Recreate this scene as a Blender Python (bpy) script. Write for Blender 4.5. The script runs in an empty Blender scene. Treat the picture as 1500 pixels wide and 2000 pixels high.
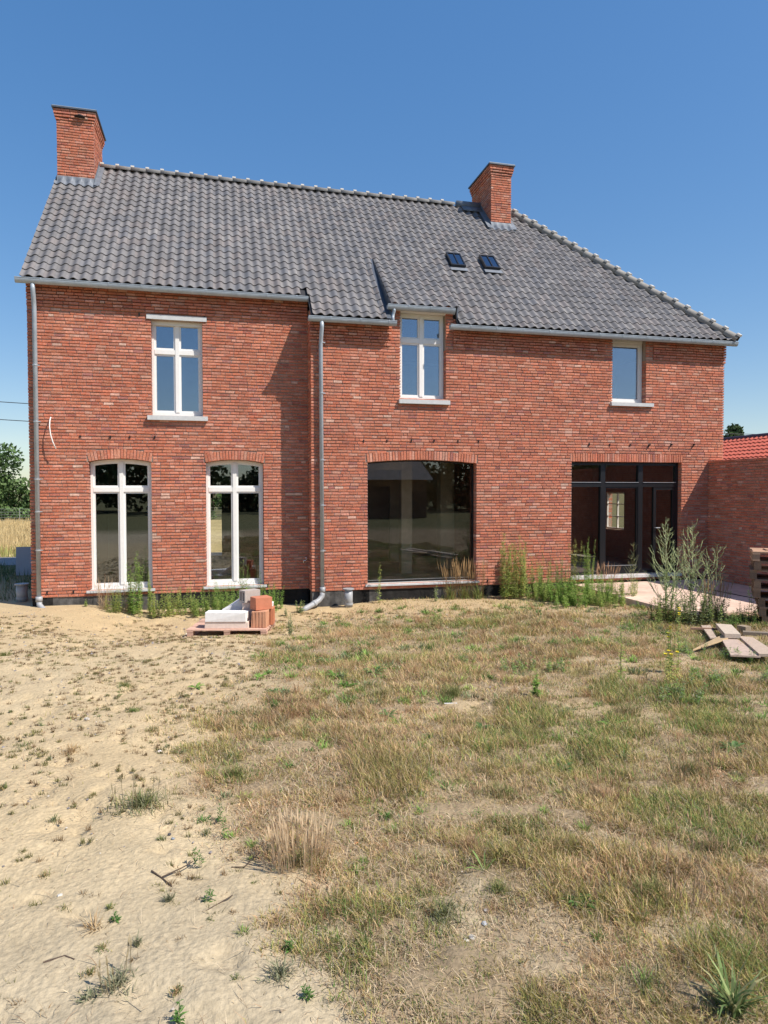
import bpy, math, random
import numpy as np
from mathutils import Vector, Matrix

rnd = random.Random(7)
rng = np.random.default_rng(11)
sc = bpy.context.scene
COL = sc.collection
R = math.radians

# ------------------------------------------------------------------ camera, sky, sun
cd = bpy.data.cameras.new("camera")
cam = bpy.data.objects.new("camera", cd)
COL.objects.link(cam)
cd.sensor_fit = 'VERTICAL'
cd.sensor_height = 36.0
cd.lens = 36.0 * 1310.1 / 2000.0
cd.clip_start = 0.05
cd.clip_end = 6000
CAM = Vector((3.516, -13.630, 2.200))
yaw, pitch, roll = R(13.841), R(-1.717), R(-0.081)
fwd = Vector((math.sin(yaw) * math.cos(pitch), math.cos(yaw) * math.cos(pitch), math.sin(pitch)))
rt = Vector((math.cos(yaw), -math.sin(yaw), 0))
up = rt.cross(fwd)
r2 = rt * math.cos(roll) + up * math.sin(roll)
u2 = -rt * math.sin(roll) + up * math.cos(roll)
m = Matrix((r2, u2, -fwd)).transposed().to_4x4()
m.translation = CAM
cam.matrix_world = m
sc.camera = cam

SUN = Vector((1.16, -1.0, 1.92)).normalized()
w = bpy.data.worlds.new("World")
sc.world = w
w.use_nodes = True
nt = w.node_tree
bg = nt.nodes['Background']
sky = nt.nodes.new('ShaderNodeTexSky')
sky.sky_type = 'NISHITA'
sky.sun_disc = False
sky.sun_elevation = math.asin(SUN.z)
sky.sun_rotation = math.atan2(SUN.x, SUN.y)
sky.altitude = 0
sky.air_density = 1.0
sky.dust_density = 0.5
sky.ozone_density = 2.2
hs = nt.nodes.new('ShaderNodeHueSaturation')
hs.inputs['Saturation'].default_value = 1.76
hs.inputs['Value'].default_value = 2.30
hs.inputs['Hue'].default_value = .508
gm = nt.nodes.new('ShaderNodeGamma')
gm.inputs[1].default_value = .57
nt.links.new(sky.outputs[0], gm.inputs[0])
nt.links.new(gm.outputs[0], hs.inputs['Color'])
nt.links.new(hs.outputs[0], bg.inputs[0])
bg.inputs[1].default_value = 0.10
sl = bpy.data.lights.new("sun", 'SUN')
sl.energy = 5.0
sl.angle = R(0.55)
sl.color = (1.0, 0.93, 0.84)
so = bpy.data.objects.new("sun", sl)
COL.objects.link(so)
so.rotation_euler = SUN.to_track_quat('Z', 'Y').to_euler()
so.location = (20, -20, 40)
sc.view_settings.view_transform = 'Standard'
sc.view_settings.look = 'None'
sc.view_settings.gamma = 1
sc.view_settings.exposure = 0.33
sc.view_settings.use_curve_mapping = False
sc.render.engine = 'CYCLES'
sc.cycles.max_bounces = 8
sc.cycles.transparent_max_bounces = 16


# ------------------------------------------------------------------ materials
def mat(name, col=(.5, .5, .5), rough=.8, vcol=False, noise=0.0, nscale=20.0, bump=0.0, bscale=60.0, metal=0.0,
        spec=.3, stretch=None, noise2=0.0, n2scale=3.0, trans=0.0):
    """Principled with optional vertex colour, tonal noise at two scales and bump, all in object space."""
    M = bpy.data.materials.new(name)
    M.use_nodes = True
    n, l = M.node_tree.nodes, M.node_tree.links
    b = n['Principled BSDF']
    b.inputs['Roughness'].default_value = rough
    b.inputs['Metallic'].default_value = metal
    b.inputs['Specular IOR Level'].default_value = spec
    tc = n.new('ShaderNodeNewGeometry')
    src = tc.outputs['Position']
    if stretch:
        mp = n.new('ShaderNodeMapping')
        mp.inputs['Scale'].default_value = stretch
        l.new(src, mp.inputs[0])
        src = mp.outputs[0]
    if vcol:
        a = n.new('ShaderNodeAttribute')
        a.attribute_name = 'Col'
        cur = a.outputs['Color']
    else:
        c = n.new('ShaderNodeRGB')
        c.outputs[0].default_value = (*col, 1)
        cur = c.outputs[0]
    for amt, scl, det in ((noise, nscale, 6.0), (noise2, n2scale, 3.0)):
        if amt:
            t = n.new('ShaderNodeTexNoise')
            t.inputs['Scale'].default_value = scl
            t.inputs['Detail'].default_value = det
            t.inputs['Roughness'].default_value = .65
            l.new(src, t.inputs['Vector'])
            mr = n.new('ShaderNodeMapRange')
            mr.inputs[1].default_value = .3
            mr.inputs[2].default_value = .7
            mr.inputs[3].default_value = 1 - amt
            mr.inputs[4].default_value = 1 + amt
            l.new(t.outputs[0], mr.inputs[0])
            vm = n.new('ShaderNodeVectorMath')
            vm.operation = 'SCALE'
            l.new(cur, vm.inputs[0])
            l.new(mr.outputs[0], vm.inputs['Scale'])
            cur = vm.outputs[0]
    l.new(cur, b.inputs['Base Color'])
    if bump:
        t = n.new('ShaderNodeTexNoise')
        t.inputs['Scale'].default_value = bscale
        t.inputs['Detail'].default_value = 5
        l.new(src, t.inputs['Vector'])
        bp = n.new('ShaderNodeBump')
        bp.inputs['Strength'].default_value = bump
        bp.inputs['Distance'].default_value = .014 if name == 'ground_soil' else .01
        l.new(t.outputs[0], bp.inputs['Height'])
        l.new(bp.outputs[0], b.inputs['Normal'])
    if trans:
        tr = n.new('ShaderNodeBsdfTranslucent')
        l.new(cur, tr.inputs[0])
        mx = n.new('ShaderNodeMixShader')
        mx.inputs[0].default_value = trans
        out = n['Material Output']
        l.new(b.outputs[0], mx.inputs[1])
        l.new(tr.outputs[0], mx.inputs[2])
        l.new(mx.outputs[0], out.inputs[0])
    return M


def glass_mat(name, tint, r0):
    M = bpy.data.materials.new(name)
    M.use_nodes = True
    n, l = M.node_tree.nodes, M.node_tree.links
    n.remove(n['Principled BSDF'])
    tr = n.new('ShaderNodeBsdfTransparent')
    tr.inputs[0].default_value = (*tint, 1)
    gl = n.new('ShaderNodeBsdfGlossy')
    gl.inputs['Roughness'].default_value = 0.0
    gl.inputs[0].default_value = (.84, .91, 1, 1)
    lw = n.new('ShaderNodeFresnel')
    lw.inputs[0].default_value = 1.5
    mr = n.new('ShaderNodeMapRange')
    mr.inputs[1].default_value = .04
    mr.inputs[2].default_value = 1
    mr.inputs[3].default_value = r0
    mr.inputs[4].default_value = 1
    l.new(lw.outputs[0], mr.inputs[0])
    mx = n.new('ShaderNodeMixShader')
    l.new(mr.outputs[0], mx.inputs[0])
    l.new(tr.outputs[0], mx.inputs[1])
    l.new(gl.outputs[0], mx.inputs[2])
    l.new(mx.outputs[0], n['Material Output'].inputs[0])
    return M


M_BRICK = mat('brick_red', vcol=True, rough=.9, noise=.30, nscale=38, bump=.5, bscale=90, spec=.2, noise2=.10, n2scale=1.3)
M_MORTAR = mat('mortar', (.40, .31, .25), rough=.95, noise=.2, nscale=30, bump=.5, bscale=120, spec=.1)
def add_smear(M, col, scale, lo, hi, amt):
    """pale lime bloom with a shape of its own over the base colour"""
    n, l = M.node_tree.nodes, M.node_tree.links
    b = n['Principled BSDF']
    cur = b.inputs['Base Color'].links[0].from_socket
    g = n.new('ShaderNodeNewGeometry')
    mp = n.new('ShaderNodeMapping')
    mp.inputs['Scale'].default_value = (1, 1, 2.6)
    l.new(g.outputs['Position'], mp.inputs[0])
    t = n.new('ShaderNodeTexNoise')
    t.inputs['Scale'].default_value = scale
    t.inputs['Detail'].default_value = 6
    t.inputs['Roughness'].default_value = .7
    l.new(mp.outputs[0], t.inputs['Vector'])
    mr = n.new('ShaderNodeMapRange')
    mr.inputs[1].default_value = lo
    mr.inputs[2].default_value = hi
    mr.inputs[3].default_value = 0
    mr.inputs[4].default_value = amt
    l.new(t.outputs[0], mr.inputs[0])
    mx = n.new('ShaderNodeMix')
    mx.data_type = 'RGBA'
    l.new(mr.outputs[0], mx.inputs[0])
    l.new(cur, mx.inputs[6])
    mx.inputs[7].default_value = (*col, 1)
    l.new(mx.outputs[2], b.inputs['Base Color'])


add_smear(M_BRICK, (.68, .53, .45), 30, .52, .70, .50)
add_smear(M_BRICK, (.30, .10, .07), 1.9, .48, .70, .40)
add_smear(M_BRICK, (.66, .54, .48), .9, .50, .68, .09)
M_TILE = mat('roof_tile_grey', vcol=True, rough=.62, noise=.13, nscale=14, bump=.15, bscale=80, spec=.35, noise2=.07, n2scale=.9)
M_RIDGE = mat('ridge_grey', vcol=True, rough=.7, noise=.15, nscale=18, bump=.2, bscale=60, spec=.3)
M_UNDER = mat('roof_underlay', (.04, .04, .045), rough=.9)
M_ZINC = mat('zinc', (.37, .42, .47), rough=.5, metal=.2, noise=.12, nscale=9, spec=.5, noise2=.1, n2scale=2)
M_LEAD = mat('lead_flashing', (.17, .19, .22), rough=.6, metal=.2, noise=.2, nscale=8, bump=.3, bscale=12)
M_CAPM = mat('cap_metal', (.10, .115, .14), rough=.5, metal=.4, noise=.1, nscale=10)
M_WHITE = mat('white_frame', (.80, .79, .76), rough=.4, noise=.03, nscale=12, spec=.4)
M_STONE = mat('bluestone_pale', (.55, .56, .56), rough=.8, noise=.09, nscale=14, bump=.12, bscale=70)
M_BLACK = mat('black_frame', (.012, .013, .015), rough=.35, spec=.5, noise=.1, nscale=5)
M_ALU = mat('aluminium_track', (.55, .57, .58), rough=.4, metal=.6, noise=.05)
M_PLINTH = mat('dark_plinth', vcol=True, rough=.9, noise=.45, nscale=7, bump=.5, bscale=25, noise2=.35, n2scale=1.6)
M_CLAYIN = mat('interior_clay_block', (.30, .13, .085), rough=.95, noise=.2, nscale=8)
M_PLAST = mat('interior_plaster', (.62, .52, .38), rough=.95, noise=.15, nscale=3)
M_SLABIN = mat('interior_concrete', (.30, .29, .27), rough=.95, noise=.2, nscale=3)
M_PVC = mat('grey_pvc', (.33, .34, .35), rough=.45, noise=.1, nscale=9, spec=.4, noise2=.12, n2scale=3)
M_COND = mat('white_conduit', (.78, .77, .74), rough=.5)
M_CHROME = mat('chrome', (.7, .7, .7), rough=.2, metal=1)
M_TERR = mat('terrace_concrete', (.64, .47, .37), rough=.95, noise=.12, nscale=9, bump=.2, bscale=50, noise2=.22, n2scale=.8)
M_WOOD = mat('pallet_wood', vcol=True, rough=.85, noise=.25, nscale=12, bump=.3, bscale=40, stretch=(1, 7, 7))
M_BLOCK = mat('building_block', vcol=True, rough=.95, noise=.08, nscale=20, bump=.3, bscale=90)
M_GROUND = mat('ground_soil', vcol=True, rough=1.0, noise=.20, nscale=42, bump=1.0, bscale=34, spec=.1, noise2=.10, n2scale=2.2)
M_GRASS = mat('grass_blades', vcol=True, rough=.75, spec=.25, trans=.28)
M_LEAF = mat('leaves', vcol=True, rough=.55, spec=.35, trans=.42)
M_TREE = mat('tree_foliage', vcol=True, rough=.7, spec=.2, trans=.2)
M_BARK = mat('bark', (.13, .10, .075), rough=.95, noise=.3, nscale=8, bump=.5, bscale=20)
M_STEM = mat('plant_stem', vcol=True, rough=.8)
M_STONES = mat('stones', vcol=True, rough=.9, noise=.2, nscale=60, bump=.4, bscale=120)
M_TWIG = mat('twig_bark', (.085, .06, .045), rough=.95, noise=.3, nscale=60)
M_REDTILE = mat('red_roof_tile', (.56, .135, .08), rough=.45, noise=.12, nscale=4, spec=.4)
M_RENDER = mat('pale_render', (.62, .60, .56), rough=.9, noise=.08, nscale=3)
M_CABLE = mat('cable', (.02, .02, .022), rough=.6)
M_WIRE = mat('fence_metal', (.35, .36, .36), rough=.5, metal=.6)
M_BOARD = mat('grey_board', (.42, .44, .47), rough=.6, noise=.06, nscale=5)
M_ASPH = mat('gravel_path', (.26, .25, .25), rough=1, noise=.25, nscale=15, bump=.4, bscale=30)
M_FLOWER = mat('yellow_petal', (.85, .68, .03), rough=.6)
G_UP = glass_mat('window_glass', (.75, .80, .84), .25)
G_MID = glass_mat('tall_window_glass', (.88, .88, .84), .14)
G_LOW = glass_mat('dark_glass', (.95, .93, .89), .075)


# ------------------------------------------------------------------ mesh helpers
class MB:
    def __init__(s):
        s.v, s.f, s.c = [], [], []

    def add(s, vs, fs, col=(1, 1, 1)):
        k = len(s.v)
        s.v.extend(vs)
        s.f.extend([tuple(i + k for i in f) for f in fs])
        s.c.extend([col] * len(vs))

    def box(s, a, b, col=(1, 1, 1)):
        x0, y0, z0 = a
        x1, y1, z1 = b
        s.add([(x0, y0, z0), (x1, y0, z0), (x1, y1, z0), (x0, y1, z0), (x0, y0, z1), (x1, y0, z1), (x1, y1, z1), (x0, y1, z1)],
              [(0, 3, 2, 1), (4, 5, 6, 7), (0, 1, 5, 4), (1, 2, 6, 5), (2, 3, 7, 6), (3, 0, 4, 7)], col)

    def obox(s, o, X, Y, Z, a, b, col=(1, 1, 1)):
        """box in a frame o, X, Y, Z between local corners a and b"""
        k = []
        for z in (a[2], b[2]):
            for x, y in ((a[0], a[1]), (b[0], a[1]), (b[0], b[1]), (a[0], b[1])):
                k.append(tuple(o[i] + X[i] * x + Y[i] * y + Z[i] * z for i in range(3)))
        s.add(k, [(0, 3, 2, 1), (4, 5, 6, 7), (0, 1, 5, 4), (1, 2, 6, 5), (2, 3, 7, 6), (3, 0, 4, 7)], col)

    def prism(s, poly, y0, y1, col=(1, 1, 1)):
        """polygon in xz, counter-clockwise seen from -y, extruded from y0 to y1"""
        n = len(poly)
        vs = [(x, y0, z) for x, z in poly] + [(x, y1, z) for x, z in poly]
        fs = [tuple(range(n)), tuple(range(2 * n - 1, n - 1, -1))]
        fs += [(i, i + n, (i + 1) % n + n, (i + 1) % n) for i in range(n)]
        s.add(vs, fs, col)

    def tube(s, pts, rad, n=8, col=(1, 1, 1), cap=True):
        pts = [Vector(p) for p in pts]
        rad = rad if isinstance(rad, (list, tuple)) else [rad] * len(pts)
        k0 = []
        t = (pts[1] - pts[0]).normalized()
        a = t.orthogonal().normalized()
        for i, p in enumerate(pts):
            if i == 0:
                t = pts[1] - pts[0]
            elif i == len(pts) - 1:
                t = pts[-1] - pts[-2]
            else:
                t = pts[i + 1] - pts[i - 1]
            t = t.normalized()
            a = (a - t * a.dot(t)).normalized()
            b = t.cross(a)
            for j in range(n):
                th = 2 * math.pi * j / n
                k0.append(tuple(p + (a * math.cos(th) + b * math.sin(th)) * rad[i]))
        fs = []
        for i in range(len(pts) - 1):
            for j in range(n):
                fs.append((i * n + j, i * n + (j + 1) % n, (i + 1) * n + (j + 1) % n, (i + 1) * n + j))
        if cap:
            fs.append(tuple(range(n - 1, -1, -1)))
            fs.append(tuple(range((len(pts) - 1) * n, len(pts) * n)))
        s.add(k0, fs, col)

    def build(s, name, m, parent=None, smooth=False):
        me = bpy.data.meshes.new(name)
        me.from_pydata(s.v, [], s.f)
        if s.v:
            a = me.attributes.new('Col', 'FLOAT_COLOR', 'POINT')
            c = np.ones((len(s.v), 4), np.float32)
            c[:, :3] = np.array(s.c, np.float32)
            a.data.foreach_set('color', c.ravel())
        me.materials.append(m)
        if smooth:
            me.shade_smooth()
        o = bpy.data.objects.new(name, me)
        COL.objects.link(o)
        if parent:
            o.parent = parent
        return o


def mesh_np(name, V, F, C, m, parent=None, smooth=False):
    """V (n,3), F (k,3 or 4) arrays, C (n,3) colours"""
    me = bpy.data.meshes.new(name)
    me.vertices.add(len(V))
    me.vertices.foreach_set('co', np.asarray(V, np.float32).ravel())
    k = F.shape[1]
    me.loops.add(F.size)
    me.loops.foreach_set('vertex_index', np.asarray(F, np.int32).ravel())
    me.polygons.add(len(F))
    me.polygons.foreach_set('loop_start', np.arange(0, F.size, k, dtype=np.int32))
    me.update(calc_edges=True)
    a = me.attributes.new('Col', 'FLOAT_COLOR', 'POINT')
    c = np.ones((len(V), 4), np.float32)
    c[:, :3] = C
    a.data.foreach_set('color', c.ravel())
    me.materials.append(m)
    if smooth:
        me.shade_smooth()
    o = bpy.data.objects.new(name, me)
    COL.objects.link(o)
    if parent:
        o.parent = parent
    return o


def tag(o, label=None, cat=None, group=None, kind=None):
    if label: o['label'] = label
    if cat: o['category'] = cat
    if group: o['group'] = group
    if kind: o['kind'] = kind
    return o


def empty(name, loc=(0, 0, 0), rz=0, **k):
    o = bpy.data.objects.new(name, None)
    o.empty_display_size = .2
    o.location = loc
    o.rotation_euler = (0, 0, rz)
    COL.objects.link(o)
    return tag(o, **k)


def copy_tree(o, parent=None):
    c = o.copy()
    COL.objects.link(c)
    c.parent = parent
    for ch in [x for x in bpy.data.objects if x.parent == o]:
        copy_tree(ch, c)
    return c


def vnoise(x, y, scale, seed=0, oct=3):
    """value noise in numpy, 0..1"""
    out = 0
    amp = 1
    tot = 0
    for o in range(oct):
        g = np.random.default_rng(seed + o * 17).random((256, 256))
        X, Y = x * scale * 2 ** o + 100, y * scale * 2 ** o + 100
        xi, yi = np.floor(X).astype(int), np.floor(Y).astype(int)
        fx, fy = X - xi, Y - yi
        fx, fy = fx * fx * (3 - 2 * fx), fy * fy * (3 - 2 * fy)
        a, b = g[xi % 256, yi % 256], g[(xi + 1) % 256, yi % 256]
        c, d = g[xi % 256, (yi + 1) % 256], g[(xi + 1) % 256, (yi + 1) % 256]
        out = out + amp * ((a * (1 - fx) + b * fx) * (1 - fy) + (c * (1 - fx) + d * fx) * fy)
        tot += amp
        amp *= .5
    return out / tot


# ------------------------------------------------------------------ ground height
def ss(a, b, t):
    t = np.clip((t - a) / (b - a), 0, 1)
    return t * t * (3 - 2 * t)


def gz(x, y):
    x = np.asarray(x, float)
    y = np.asarray(y, float)
    b = -.16 * ss(.8, 2.2, x) + .08 * ss(5.6, 7, x) + .1 * ss(9.5, 11.5, x) - .05 * ss(14, 20, x)
    b = b * (1 - ss(1.5, 4.5, -y)) * (1 - ss(3, 6, y))
    h = b + .42 * ss(0, 1, (-1.5 - y) / 11.)
    fade = ss(.3, 2, -y)
    h = h + .035 * np.sin(.9 * x + .5 * y + 1) * np.sin(.7 * y - .3 * x) * fade * (1 - ss(15, 30, -y))
    h = h + .02 * np.sin(2.3 * x - 1.1 * y) * np.sin(1.9 * y + .8 * x + 2) * fade * (1 - ss(15, 30, -y))
    return h


def gzf(x, y):
    return float(gz(x, y))


# edge between the bare sand on the left and the dry grass
SB_Y = [-13.5, -11.5, -11.22, -10.87, -10.63, -10.15, -9.84, -9.17, -8.32, -6.35, -3.57, -1.49, 0]
SB_X = [4.4, 4.12, 3.95, 3.72, 3.92, 3.70, 3.55, 3.38, 3.38, 3.62, 4.49, 5.25, 6.0]


def veg(x, y):
    """0 bare sand .. 1 dense dry grass"""
    n = vnoise(x, y, 1.4, 5)
    n2 = vnoise(x, y, .45, 9)
    e = np.interp(y, SB_Y, SB_X)
    wdt = .12 + .055 * np.clip(y + 12, 0, 12)
    d = (x - e) / (wdt * 2.2) + (n - .5) * 1.5
    v = ss(-.55, .75, d)
    v = v * (1 - .62 * ss(-3.2, -1.4, y) * (1 - ss(9.2, 10.5, x)))
    v = v * (1 - .4 * ss(.60, .72, n2) * ss(-10.5, -8.5, y))
    v = v * (1 - .4 * ss(.64, .72, vnoise(x, y, 2.3, 31)))
    for (px, py, r) in ((5.6, -7.85, .38), (6.6, -8.3, .3), (7.9, -7.0, .6), (8.8, -7.3, .5), (4.5, -11.05, .12), (4.6, -10.85, .12), (5.5, -10.6, .12), (10.2, -3.2, .7)):
        q = np.hypot((x - px), (y - py) * .8) / r
        v = v * (1 - .7 * np.exp(-q * q))
    return np.clip(v, 0, 1)


def ground():
    def axis(parts):
        a = []
        for s0, s1, d in parts:
            a.append(np.arange(s0, s1, d))
        return np.unique(np.concatenate(a + [[parts[-1][1]]]))
    gx = np.concatenate([[-3000, -1200, -500, -200, -100, -60, -40, -28], np.arange(-20, -4, 1.5), np.arange(-4, 1.2, .25),
                         np.arange(1.2, 6.8, .03), np.arange(6.8, 11, .06), np.arange(11, 18, .25), np.arange(18, 40, 3),
                         [45, 60, 100, 200, 500, 1200, 3000]])
    gy = np.concatenate([[-3000, -1200, -500, -200, -100, -70, -50, -40, -30, -24, -19, -16, -14.5, -13.4], np.arange(-12.8, -7.5, .03),
                         np.arange(-7.5, -3, .05), np.arange(-3, .6, .09), np.arange(.6, 12, .6), np.arange(12, 50, 4), [60, 90, 150, 300, 700, 1500, 3000]])
    X, Y = np.meshgrid(gx, gy, indexing='xy')
    Z = gz(X, Y)
    near = (X > 0) & (X < 14) & (Y < .2) & (Y > -13.5)
    v = veg(X, Y)
    lump = (vnoise(X, Y, 3.2, 3) - .5) * .045 + (vnoise(X, Y, 8, 4, 4) - .5) * (.020 + .03 * v)
    # old footprints and rain dimples in the sand
    d = vnoise(X, Y, 6.5, 77, 2)
    lump = lump - .022 * ss(.62, .74, d) * (1 - v)
    Z = Z + lump * near * ss(-.1, .6, -Y)
    V = np.stack([X.ravel(), Y.ravel(), Z.ravel()], 1)
    nx, ny = len(gx), len(gy)
    i = np.arange((nx - 1) * (ny - 1))
    r, c = i // (nx - 1), i % (nx - 1)
    k = r * nx + c
    F = np.stack([k, k + 1, k + nx + 1, k + nx], 1)
    sand = np.array([.475, .385, .245])
    sand2 = np.array([.475, .355, .20])
    gry = np.array([.385, .325, .225])
    soil = np.array([.21, .158, .10])
    strw = np.array([.35, .265, .16])
    a = vnoise(X, Y, .6, 21)[..., None]
    col = sand * (1 - a) + sand2 * a
    g = (ss(-9.8, -11.3, Y) * .8)[..., None]
    col = col * (1 - g) + gry * g
    s2 = vnoise(X, Y, 2.5, 41)[..., None]
    th = soil * (1 - s2) + strw * s2
    vv = (v * .92)[..., None]
    col = col * (1 - vv) + th * vv
    # damp disturbed yellow sand along the wall
    ys = (ss(-2.6, -1.2, Y) * ss(.9, -.2, Y) * .6)[..., None]
    col = col * (1 - ys) + np.array([.46, .34, .19]) * ys
    far = (np.clip(ss(3, 7, Y) + ss(-14.5, -18, Y) + ss(13, 20, X) + ss(-6, -12, X), 0, 1))[..., None]
    col = col * (1 - far) + np.array([.13, .125, .06]) * far
    o = mesh_np('ground', V, F, col.reshape(-1, 3), M_GROUND, smooth=True)
    tag(o, kind='structure')


ground()

# meadow behind the house, its grass verge and the lane
fm = MB()
fm.box((-60, 11.6, -.05), (14, 41, .012))
M_FIELD = mat('field_straw', (.50, .39, .19), rough=1, noise=.2, nscale=3, noise2=.18, n2scale=.4, bump=.5, bscale=10)
tag(fm.build('field', M_FIELD), kind='structure')
pm = MB()
pm.box((-60, 8.6, -.05), (40, 11.3, .02))
tag(pm.build('path', M_ASPH), kind='structure')


# ------------------------------------------------------------------ the house
house = empty('brick_house', label='two-storey red brick house with grey tiled roof and two chimneys', cat='house')

D = 0.49        # set-back of the left wing
XJ = 5.35       # where the right portion steps forward
XR = 15.20      # right end
SL = 1.023      # roof slope
YM, ZM = -.265, 5.70
YR = 3.96
ZR = ZM + SL * (YR - YM)
XE = 11.37      # right end of the ridge
CO = .0615      # brick course


def roofz(y):
    return ZM + SL * (y - YM)


BRICKS = []     # every brick of the house, dealt out to parts and stuff below


def brick_col():
    t = rnd.random()
    if t < .60:
        c = (.525, .175, .100)
    elif t < .80:
        c = (.56, .22, .14)
    elif t < .90:
        c = (.58, .27, .19)
    elif t < .915:
        c = (.63, .38, .29)
    elif t < .975:
        c = (.43, .142, .095)
    else:
        c = (.37, .135, .11)
    k = rnd.uniform(.82, 1.12)
    h = rnd.uniform(-.09, .09)
    return (min(c[0] * k, .9), min(c[1] * k * (1 + h), .8), min(c[2] * k * (1 + h), .7))


def brick_geo(mb, o, U, V, N, a0, a1, b0, b1, dep, proud, col):
    """one hand-moulded brick: soft uneven arrises, a slightly pillowed face; outward normal N"""
    j = lambda s: rnd.uniform(-s, s)
    e = .0045
    tw = j(.0025)
    P = []
    for (a, b, sa, sb) in ((a0, b0, 1, 1), (a1, b0, -1, 1), (a1, b1, -1, -1), (a0, b1, 1, -1)):
        aa, bb = a + j(.003), b + j(.0028)
        P.append((aa, bb, -dep))
        P.append((aa, bb, proud - .004))
        P.append((aa + sa * e * rnd.uniform(.3, 1.2), bb + sb * e * rnd.uniform(.6, 1.6), proud + j(.0012) + (tw if sa > 0 else -tw)))
    vs = [tuple(o[i] + U[i] * p[0] + V[i] * p[1] + N[i] * p[2] for i in range(3)) for p in P]
    f = [(2, 5, 8, 11)]
    for q in range(4):
        n = (q + 1) % 4
        f.append((3 * q + 1, 3 * n + 1, 3 * n + 2, 3 * q + 2))
        f.append((3 * q, 3 * n, 3 * n + 1, 3 * q + 1))
    mb.add(vs, f, col)
    if a1 - a0 < .3 and b1 - b0 < .07:          # the cross joint, pointed nearly flush
        q = .52 + rnd.random() * .5
        hj = [(a1 - .002, b0 + .003, -.003), (a1 + .0105, b0 + .003, -.003), (a1 + .0105, b1 - .002, -.002), (a1 - .002, b1 - .002, -.002)]
        mb.add([tuple(o[i] + U[i] * p[0] + V[i] * p[1] + N[i] * p[2] for i in range(3)) for p in hj], [(0, 1, 2, 3)], (.40 * q, .28 * q, .25 * q))


def lay(wall, o, U, V, N, a0, a1, b0, b1, holes=(), base_proud=0.0, dep=.03, jamb=.165, solo=False, cond=None, store=None):
    """courses of bricks in wild bond over a rectangle a0..a1 x b0..b1, less holes;
    a hole is (xa, xb, za, f) with f(z) giving its half-open top test: callable(z)->(xa,xb) or None"""
    store = BRICKS if store is None else store
    n = max(1, int(round((b1 - b0) / CO)))
    co = (b1 - b0) / n
    for k in range(n):
        z0 = b0 + k * co + .0105
        z1 = b0 + (k + 1) * co - .0065
        ph1, ph2 = rnd.uniform(0, 6), rnd.uniform(0, 6)
        zm = (z0 + z1) / 2
        iv = [(a0, a1, False, False)]
        if cond:
            r_ = cond(zm)
            if r_ is None:
                continue
            iv = [(max(a0, r_[0]), min(a1, r_[1]), False, False)]
        for h in holes:
            g = h(zm)
            if not g:
                continue
            nv = []
            for (p, q, l_, r_) in iv:
                if g[1] <= p or g[0] >= q:
                    nv.append((p, q, l_, r_))
                    continue
                if g[0] > p:
                    nv.append((p, g[0], l_, True))
                if g[1] < q:
                    nv.append((g[1], q, True, r_))
            iv = nv
        for (p, q, jl, jr) in iv:
            x = p
            first = True
            while x < q - .012:
                L = rnd.choice([.166, .170, .174, .172, .083, .168, .170, .124])
                L += rnd.uniform(-.004, .004)
                if first:
                    L = rnd.uniform(.05, .17) if not jl else rnd.choice([.083, .17])
                e = x + L
                if q - e < .045:
                    e = q
                e = min(e, q)
                pr = base_proud + rnd.uniform(0, .006) + (.004 if rnd.random() < .07 else 0)
                dp = jamb if ((first and jl) or (e >= q and jr)) else dep
                cx = (x + e) / 2
                wv = .0022 * math.sin(cx * 2.1 + ph1) + .0018 * math.sin(cx * 5.3 + ph2)
                store.append((wall, (o, U, V, N, x, e, z0 + wv, z1 + wv, dp, pr, brick_col()),
                              tuple(o[i] + U[i] * cx + V[i] * zm for i in range(3))))
                x = e + .0085
                first = False


def arch_fn(xa, xb, zs, rise):
    """circle through (xa,zs),(xb,zs) with crown zs+rise; returns z(x), centre, radius"""
    c = (xb - xa) / 2
    if rise < 1e-4:
        return (lambda x: zs), None, None
    Rr = (c * c + rise * rise) / (2 * rise)
    zc = zs + rise - Rr
    xc = (xa + xb) / 2
    return (lambda x: zc + math.sqrt(max(Rr * Rr - (x - xc) ** 2, 0))), (xc, zc), Rr


def soldiers(wall, y, xa, xb, zs, rise, h=.185, dep=.16):
    """the row of upright bricks over an opening (flat or segmental), each a brick of its own"""
    f, c, Rr = arch_fn(xa, xb, zs, rise)
    over = .03
    n = int(round((xb - xa + 2 * over) / .0615))
    for k in range(n):
        if c is None:
            x0 = xa - over + (xb - xa + 2 * over) * k / n
            x1 = xa - over + (xb - xa + 2 * over) * (k + 1) / n
            o, U, V = (x0, y, zs), (1, 0, 0), (0, 0, 1)
            wd = x1 - x0
        else:
            th = math.asin((xb - xa) / 2 / Rr)
            t = -th + 2 * th * (k + .5) / n
            V = (math.sin(t), 0, math.cos(t))
            U = (math.cos(t), 0, -math.sin(t))
            wd = 2 * th * Rr / n * (1 + h / 2 / Rr)
            o = (c[0] + Rr * V[0] - U[0] * wd / 2, y, c[1] + Rr * V[2] - U[2] * wd / 2)
        BRICKS.append((wall, (o, U, V, (0, -1, 0), .005, wd - .005, .002, h + rnd.uniform(-.006, .003), dep, rnd.uniform(.001, .006), brick_col()),
                       (o[0], y, zs + .1)))
    # mortar behind and between
    mb = MB()
    top = 14
    poly = [(xa - over, f(xa) + .006)]
    xs = [xa - over + (xb - xa + 2 * over) * i / top for i in range(top + 1)]
    fx = lambda x: f(min(max(x, xa), xb))
    poly = [(x, fx(x) + .006) for x in xs] + [(x, fx(x) + h + .003) for x in reversed(xs)]
    mb.prism(poly, y + .012, y + .15)
    o_ = mb.build('mortar_bed', M_MORTAR, wall)
    return f


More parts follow.
